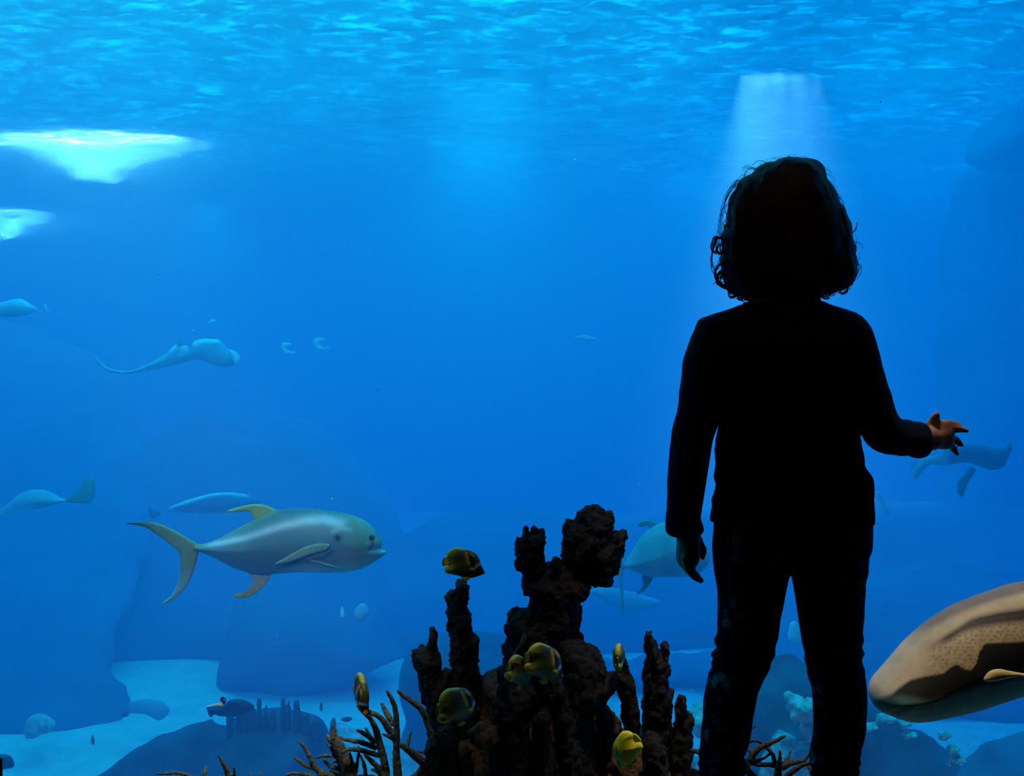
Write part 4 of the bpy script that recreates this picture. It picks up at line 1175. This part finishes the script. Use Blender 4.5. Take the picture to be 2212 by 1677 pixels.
def shark_tint(u, v):
    x, y = (u - 1860) * KS, (v - 1240) * KS
    C = np.tile(col(180, 158, 124), (len(u), 1))
    C = blend(C, np.clip((700 - x) / 500, 0, 1) * .5, col(200, 184, 158))
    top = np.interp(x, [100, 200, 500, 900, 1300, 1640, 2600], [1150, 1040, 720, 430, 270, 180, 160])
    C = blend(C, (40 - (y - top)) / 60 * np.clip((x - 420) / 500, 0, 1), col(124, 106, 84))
    t1 = np.interp(x, [600, 690, 800, 900, 1000, 1100, 1200, 1400, 1640, 2600], [775, 715, 640, 580, 520, 450, 415, 375, 340, 330])
    b1 = np.interp(x, [600, 690, 800, 900, 1000, 1100, 1200, 1400, 1640, 2600], [775, 760, 720, 680, 610, 570, 545, 515, 490, 480])
    C = blend(C, (np.minimum((y - t1) / 60, (b1 - y) / 66) + .4) * np.clip((x - 640) / 220, 0, 1), col(62, 52, 44))
    C = blend(C, np.minimum((y - t1 - 20) / 20, (t1 + 60 - y) / 20) * (x > 1150) * .8, col(34, 30, 28))
    # spots
    gx, gy = np.floor(x / 58 + .5 * (np.floor(y / 40) % 2)), np.floor(y / 40)
    r1 = np.sin(gx * 12.98 + gy * 78.2) * 43758.5; r1 -= np.floor(r1)
    r2 = np.sin(gx * 39.3 + gy * 11.1) * 24634.6; r2 -= np.floor(r2)
    sx = (gx + .5 - .5 * (gy % 2) + (r1 - .5) * .7) * 58; sy = (gy + .5 + (r2 - .5) * .7) * 40
    m = (1.25 - np.hypot((x - sx) / (11 + 12 * r2), (y - sy) / (8 + 7 * r1)) * .8) * np.clip((x - 620) / 150, 0, 1) * (y > b1 - 20)
    C = blend(C, m * .62, col(84, 66, 48))
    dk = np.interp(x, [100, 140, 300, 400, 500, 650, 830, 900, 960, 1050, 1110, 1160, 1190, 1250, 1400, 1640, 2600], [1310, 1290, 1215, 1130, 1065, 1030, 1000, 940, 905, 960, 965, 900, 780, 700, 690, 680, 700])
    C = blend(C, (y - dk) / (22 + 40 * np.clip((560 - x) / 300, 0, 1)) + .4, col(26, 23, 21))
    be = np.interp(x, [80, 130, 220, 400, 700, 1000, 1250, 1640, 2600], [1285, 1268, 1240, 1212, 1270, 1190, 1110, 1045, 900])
    C = blend(C, (y - be) / 70 + .3, col(70, 104, 96))  # white belly painted dark teal, as it looks in shade
    C = blend(C, inside(x, y, [(290, 1395), (400, 1365), (530, 1345), (500, 1375), (420, 1400), (390, 1450), (340, 1425)], 26), col(14, 16, 16))
    return C


sk = lambda pts: cp(pts, 1860, 1240, KS)
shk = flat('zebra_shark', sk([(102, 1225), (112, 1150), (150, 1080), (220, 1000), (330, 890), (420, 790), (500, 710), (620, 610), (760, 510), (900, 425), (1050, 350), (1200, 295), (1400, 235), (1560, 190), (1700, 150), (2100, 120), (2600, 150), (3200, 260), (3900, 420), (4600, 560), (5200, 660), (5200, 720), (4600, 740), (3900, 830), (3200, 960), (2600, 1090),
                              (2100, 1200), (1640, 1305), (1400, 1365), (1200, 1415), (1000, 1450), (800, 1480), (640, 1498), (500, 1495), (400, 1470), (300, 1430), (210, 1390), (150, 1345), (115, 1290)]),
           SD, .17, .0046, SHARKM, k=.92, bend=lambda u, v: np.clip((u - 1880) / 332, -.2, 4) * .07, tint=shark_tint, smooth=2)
tag(shk, 'tan spotted shark with dark stripes entering from the right edge', 'shark')
flat('pectoral_fin', sk([(1270, 1100), (1290, 1040), (1340, 990), (1420, 972), (1500, 985), (1660, 1010), (2000, 1060), (2500, 1180), (2300, 1170), (1900, 1080), (1640, 1042), (1500, 1062), (1380, 1098)]), SD - .165, .012, .004, SHARKM, k=.9,
     bend=lambda u, v: np.clip((u - 2130) / 332, -.2, 2) * -.06 + .02, parent=shk, tint=lambda u, v: blend(np.tile(col(206, 172, 112), (len(u), 1)), ((v - 1240) * KS - np.interp((u - 1860) * KS, [1270, 1640, 2500], [1060, 1030, 1170])) / 30, col(200, 190, 170)))
flat('dorsal_fin', sk([(1560, 215), (1700, 130), (1850, 20), (2000, -80), (2180, -120), (2150, 0), (2200, 100), (2500, 160), (2000, 200)]), SD + .11, .02, .006, SHARKM, k=.8, parent=shk, tint=col(96, 82, 66), bend=lambda u, v: np.clip((u - 2212) / 332, -.2, 4) * .07)
flat('tail_fin', sk([(4900, 620), (5400, 520), (6000, 480), (6600, 500), (6300, 600), (5900, 720), (5500, 860), (5250, 780), (5000, 700)]), SD + .26, .02, .008, SHARKM, k=.8, parent=shk, tint=col(110, 92, 70))

# ---------------------------------------------------------------- hazy fish farther off
cL = lambda pts: cp(pts, 0, 600, 2.3956)
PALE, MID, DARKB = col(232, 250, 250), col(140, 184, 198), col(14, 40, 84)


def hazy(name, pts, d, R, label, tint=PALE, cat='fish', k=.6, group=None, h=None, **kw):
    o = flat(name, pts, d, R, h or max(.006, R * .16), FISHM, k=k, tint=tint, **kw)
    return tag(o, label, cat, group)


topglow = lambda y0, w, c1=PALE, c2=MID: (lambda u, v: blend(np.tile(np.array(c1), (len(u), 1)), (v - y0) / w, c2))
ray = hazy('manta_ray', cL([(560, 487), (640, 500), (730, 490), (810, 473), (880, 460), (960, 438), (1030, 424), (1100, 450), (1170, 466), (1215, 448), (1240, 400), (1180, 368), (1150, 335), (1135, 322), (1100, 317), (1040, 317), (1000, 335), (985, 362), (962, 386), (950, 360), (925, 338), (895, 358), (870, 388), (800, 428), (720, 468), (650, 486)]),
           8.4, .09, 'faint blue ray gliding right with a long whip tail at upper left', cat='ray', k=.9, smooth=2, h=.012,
           tint=lambda u, v: blend(blend(np.tile(MID, (len(u), 1)), 1.3 - curve_d(u, v, cL([(880, 372), (925, 345), (960, 372)]) + cL([(1000, 345), (1050, 322), (1130, 322)])) / 7, col(235, 245, 245)), 1.5 - np.minimum(np.hypot((u - 404) / 1.3, v - 748), np.hypot(u - 388, v - 742)) / 8, col(4, 24, 60)))  # upper-edge highlights and the dark notch are painted into the tint
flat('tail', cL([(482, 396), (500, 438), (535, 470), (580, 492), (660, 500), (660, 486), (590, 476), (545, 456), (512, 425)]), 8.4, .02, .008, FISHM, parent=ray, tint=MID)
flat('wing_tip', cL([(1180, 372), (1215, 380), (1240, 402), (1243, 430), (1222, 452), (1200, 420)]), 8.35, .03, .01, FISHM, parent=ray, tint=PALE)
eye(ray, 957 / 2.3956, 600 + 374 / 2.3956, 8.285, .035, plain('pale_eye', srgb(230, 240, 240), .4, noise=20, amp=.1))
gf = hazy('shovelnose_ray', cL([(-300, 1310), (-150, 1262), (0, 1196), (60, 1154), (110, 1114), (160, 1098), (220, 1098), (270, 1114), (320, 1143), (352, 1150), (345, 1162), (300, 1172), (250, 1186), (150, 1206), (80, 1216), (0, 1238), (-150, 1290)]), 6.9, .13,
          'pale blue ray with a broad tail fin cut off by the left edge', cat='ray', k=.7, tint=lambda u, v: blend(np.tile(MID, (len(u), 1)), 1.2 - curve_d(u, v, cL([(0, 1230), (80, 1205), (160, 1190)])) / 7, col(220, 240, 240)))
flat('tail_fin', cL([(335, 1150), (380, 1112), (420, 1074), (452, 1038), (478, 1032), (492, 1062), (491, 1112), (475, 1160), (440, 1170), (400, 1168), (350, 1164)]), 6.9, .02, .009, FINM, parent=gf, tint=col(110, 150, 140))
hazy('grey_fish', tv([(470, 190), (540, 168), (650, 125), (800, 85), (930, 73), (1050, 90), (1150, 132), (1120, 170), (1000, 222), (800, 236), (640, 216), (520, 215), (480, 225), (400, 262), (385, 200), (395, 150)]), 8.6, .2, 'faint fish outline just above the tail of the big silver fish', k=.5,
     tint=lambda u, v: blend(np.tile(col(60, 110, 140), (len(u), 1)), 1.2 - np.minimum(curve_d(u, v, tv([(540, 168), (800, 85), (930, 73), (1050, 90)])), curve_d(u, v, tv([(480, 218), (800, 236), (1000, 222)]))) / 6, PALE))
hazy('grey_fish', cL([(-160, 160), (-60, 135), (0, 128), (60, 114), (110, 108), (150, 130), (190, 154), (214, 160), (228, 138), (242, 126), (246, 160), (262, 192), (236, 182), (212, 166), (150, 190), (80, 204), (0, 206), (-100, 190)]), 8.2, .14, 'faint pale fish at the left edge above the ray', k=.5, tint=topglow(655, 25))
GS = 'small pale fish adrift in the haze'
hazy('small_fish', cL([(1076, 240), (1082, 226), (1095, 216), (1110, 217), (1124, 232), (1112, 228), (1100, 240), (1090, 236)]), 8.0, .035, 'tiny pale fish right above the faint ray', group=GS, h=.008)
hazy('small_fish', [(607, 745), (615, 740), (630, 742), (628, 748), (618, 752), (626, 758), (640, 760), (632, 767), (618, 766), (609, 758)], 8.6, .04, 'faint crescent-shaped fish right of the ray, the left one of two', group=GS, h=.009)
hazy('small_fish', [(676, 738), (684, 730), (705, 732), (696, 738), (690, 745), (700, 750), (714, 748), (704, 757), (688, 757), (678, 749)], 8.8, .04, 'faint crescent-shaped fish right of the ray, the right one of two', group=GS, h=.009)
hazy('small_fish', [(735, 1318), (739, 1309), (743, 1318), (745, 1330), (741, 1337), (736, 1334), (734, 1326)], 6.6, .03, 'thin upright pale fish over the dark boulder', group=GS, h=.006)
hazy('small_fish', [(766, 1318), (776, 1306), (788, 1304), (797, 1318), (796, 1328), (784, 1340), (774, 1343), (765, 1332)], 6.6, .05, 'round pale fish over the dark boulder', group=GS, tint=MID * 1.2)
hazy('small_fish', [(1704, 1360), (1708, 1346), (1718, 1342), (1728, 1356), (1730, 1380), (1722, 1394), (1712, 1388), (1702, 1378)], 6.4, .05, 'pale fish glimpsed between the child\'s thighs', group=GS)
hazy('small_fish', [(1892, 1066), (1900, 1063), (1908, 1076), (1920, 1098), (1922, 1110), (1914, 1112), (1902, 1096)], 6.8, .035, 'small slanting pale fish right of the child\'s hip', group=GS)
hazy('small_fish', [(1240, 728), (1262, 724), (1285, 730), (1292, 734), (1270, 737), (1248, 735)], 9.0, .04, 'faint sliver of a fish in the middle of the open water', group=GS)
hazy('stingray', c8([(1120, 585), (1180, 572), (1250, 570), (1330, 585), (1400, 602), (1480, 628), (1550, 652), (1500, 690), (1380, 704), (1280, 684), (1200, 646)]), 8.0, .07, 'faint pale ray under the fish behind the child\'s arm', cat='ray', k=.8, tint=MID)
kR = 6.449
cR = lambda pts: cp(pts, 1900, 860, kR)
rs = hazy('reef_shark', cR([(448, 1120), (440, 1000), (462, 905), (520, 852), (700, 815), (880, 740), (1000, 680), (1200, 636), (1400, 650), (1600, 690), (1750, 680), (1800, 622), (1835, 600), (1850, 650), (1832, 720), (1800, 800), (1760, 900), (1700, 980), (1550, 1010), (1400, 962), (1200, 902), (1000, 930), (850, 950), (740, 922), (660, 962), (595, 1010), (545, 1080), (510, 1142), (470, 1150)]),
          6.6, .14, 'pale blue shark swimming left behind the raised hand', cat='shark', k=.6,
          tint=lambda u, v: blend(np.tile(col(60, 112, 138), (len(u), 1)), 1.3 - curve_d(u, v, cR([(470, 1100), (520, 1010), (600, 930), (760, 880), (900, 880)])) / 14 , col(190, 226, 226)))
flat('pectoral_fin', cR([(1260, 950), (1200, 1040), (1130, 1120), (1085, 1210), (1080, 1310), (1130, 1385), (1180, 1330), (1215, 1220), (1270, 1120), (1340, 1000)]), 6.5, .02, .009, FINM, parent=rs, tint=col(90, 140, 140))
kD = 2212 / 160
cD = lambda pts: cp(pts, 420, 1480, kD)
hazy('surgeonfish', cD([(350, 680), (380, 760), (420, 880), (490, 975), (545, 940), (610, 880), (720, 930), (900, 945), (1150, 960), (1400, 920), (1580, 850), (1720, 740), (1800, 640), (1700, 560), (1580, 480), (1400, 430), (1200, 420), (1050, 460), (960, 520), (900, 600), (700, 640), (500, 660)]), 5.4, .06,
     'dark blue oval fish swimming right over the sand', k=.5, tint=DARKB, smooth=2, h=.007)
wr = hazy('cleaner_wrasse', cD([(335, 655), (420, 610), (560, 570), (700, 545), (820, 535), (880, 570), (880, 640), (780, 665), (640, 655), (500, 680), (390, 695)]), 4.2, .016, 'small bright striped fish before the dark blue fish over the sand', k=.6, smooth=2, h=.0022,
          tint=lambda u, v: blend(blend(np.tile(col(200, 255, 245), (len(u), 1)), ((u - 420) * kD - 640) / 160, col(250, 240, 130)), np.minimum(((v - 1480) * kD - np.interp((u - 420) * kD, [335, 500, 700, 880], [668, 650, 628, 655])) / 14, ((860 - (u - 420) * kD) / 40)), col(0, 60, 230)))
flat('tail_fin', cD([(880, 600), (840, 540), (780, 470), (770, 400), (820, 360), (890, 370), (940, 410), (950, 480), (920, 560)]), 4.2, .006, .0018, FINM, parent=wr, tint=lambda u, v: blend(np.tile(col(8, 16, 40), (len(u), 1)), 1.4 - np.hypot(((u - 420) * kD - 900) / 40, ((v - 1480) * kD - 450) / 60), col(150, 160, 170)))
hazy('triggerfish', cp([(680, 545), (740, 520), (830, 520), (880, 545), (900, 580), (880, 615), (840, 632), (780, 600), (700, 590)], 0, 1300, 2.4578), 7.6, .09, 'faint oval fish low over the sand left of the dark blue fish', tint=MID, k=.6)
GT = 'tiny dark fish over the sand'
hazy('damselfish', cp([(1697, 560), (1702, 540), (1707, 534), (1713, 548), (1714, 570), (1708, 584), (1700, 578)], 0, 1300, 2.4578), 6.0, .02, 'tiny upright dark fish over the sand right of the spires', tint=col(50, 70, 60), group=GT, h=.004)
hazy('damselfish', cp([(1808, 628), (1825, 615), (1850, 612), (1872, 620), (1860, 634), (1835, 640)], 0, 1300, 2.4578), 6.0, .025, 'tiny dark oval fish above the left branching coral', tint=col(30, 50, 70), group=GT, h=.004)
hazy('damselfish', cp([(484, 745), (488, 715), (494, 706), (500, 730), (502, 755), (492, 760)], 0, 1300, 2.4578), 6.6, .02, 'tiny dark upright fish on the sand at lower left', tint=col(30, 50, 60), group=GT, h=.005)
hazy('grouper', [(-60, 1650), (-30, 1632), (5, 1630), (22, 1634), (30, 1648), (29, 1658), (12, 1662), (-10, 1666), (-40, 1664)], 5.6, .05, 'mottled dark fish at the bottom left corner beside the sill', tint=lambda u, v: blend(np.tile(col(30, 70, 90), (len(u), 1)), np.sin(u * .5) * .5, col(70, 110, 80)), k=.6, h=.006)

# ---------------------------------------------------------------- specks drifting in the water
rr = random.Random(21)
s = Soup()
for _ in range(170):
    d = rr.uniform(2.5, 7.5)
    c = np.array(W(rr.uniform(-100, 2300), rr.uniform(-50, 1650), d))
    r = rr.choice([.6, .7, .8, 1.0, 1.4, 2.0]) * d / FPX
    V = np.array([(1, 0, 0), (-1, 0, 0), (0, 1, 0), (0, -1, 0), (0, 0, 1), (0, 0, -1)]) * r * np.array([rr.uniform(.7, 1.4), 1, rr.uniform(.7, 1.3)]) + c
    s.add(V, [[0, 2, 4], [2, 1, 4], [1, 3, 4], [3, 0, 4], [2, 0, 5], [1, 2, 5], [3, 1, 5], [0, 3, 5]])
pk = link('drifting_specks', s.mesh('drifting_specks'), plain('plankton_speck', srgb(235, 240, 240), .8, noise=50, amp=.1))
tag(pk, 'tiny pale specks drifting in the water', 'specks', kind='stuff')
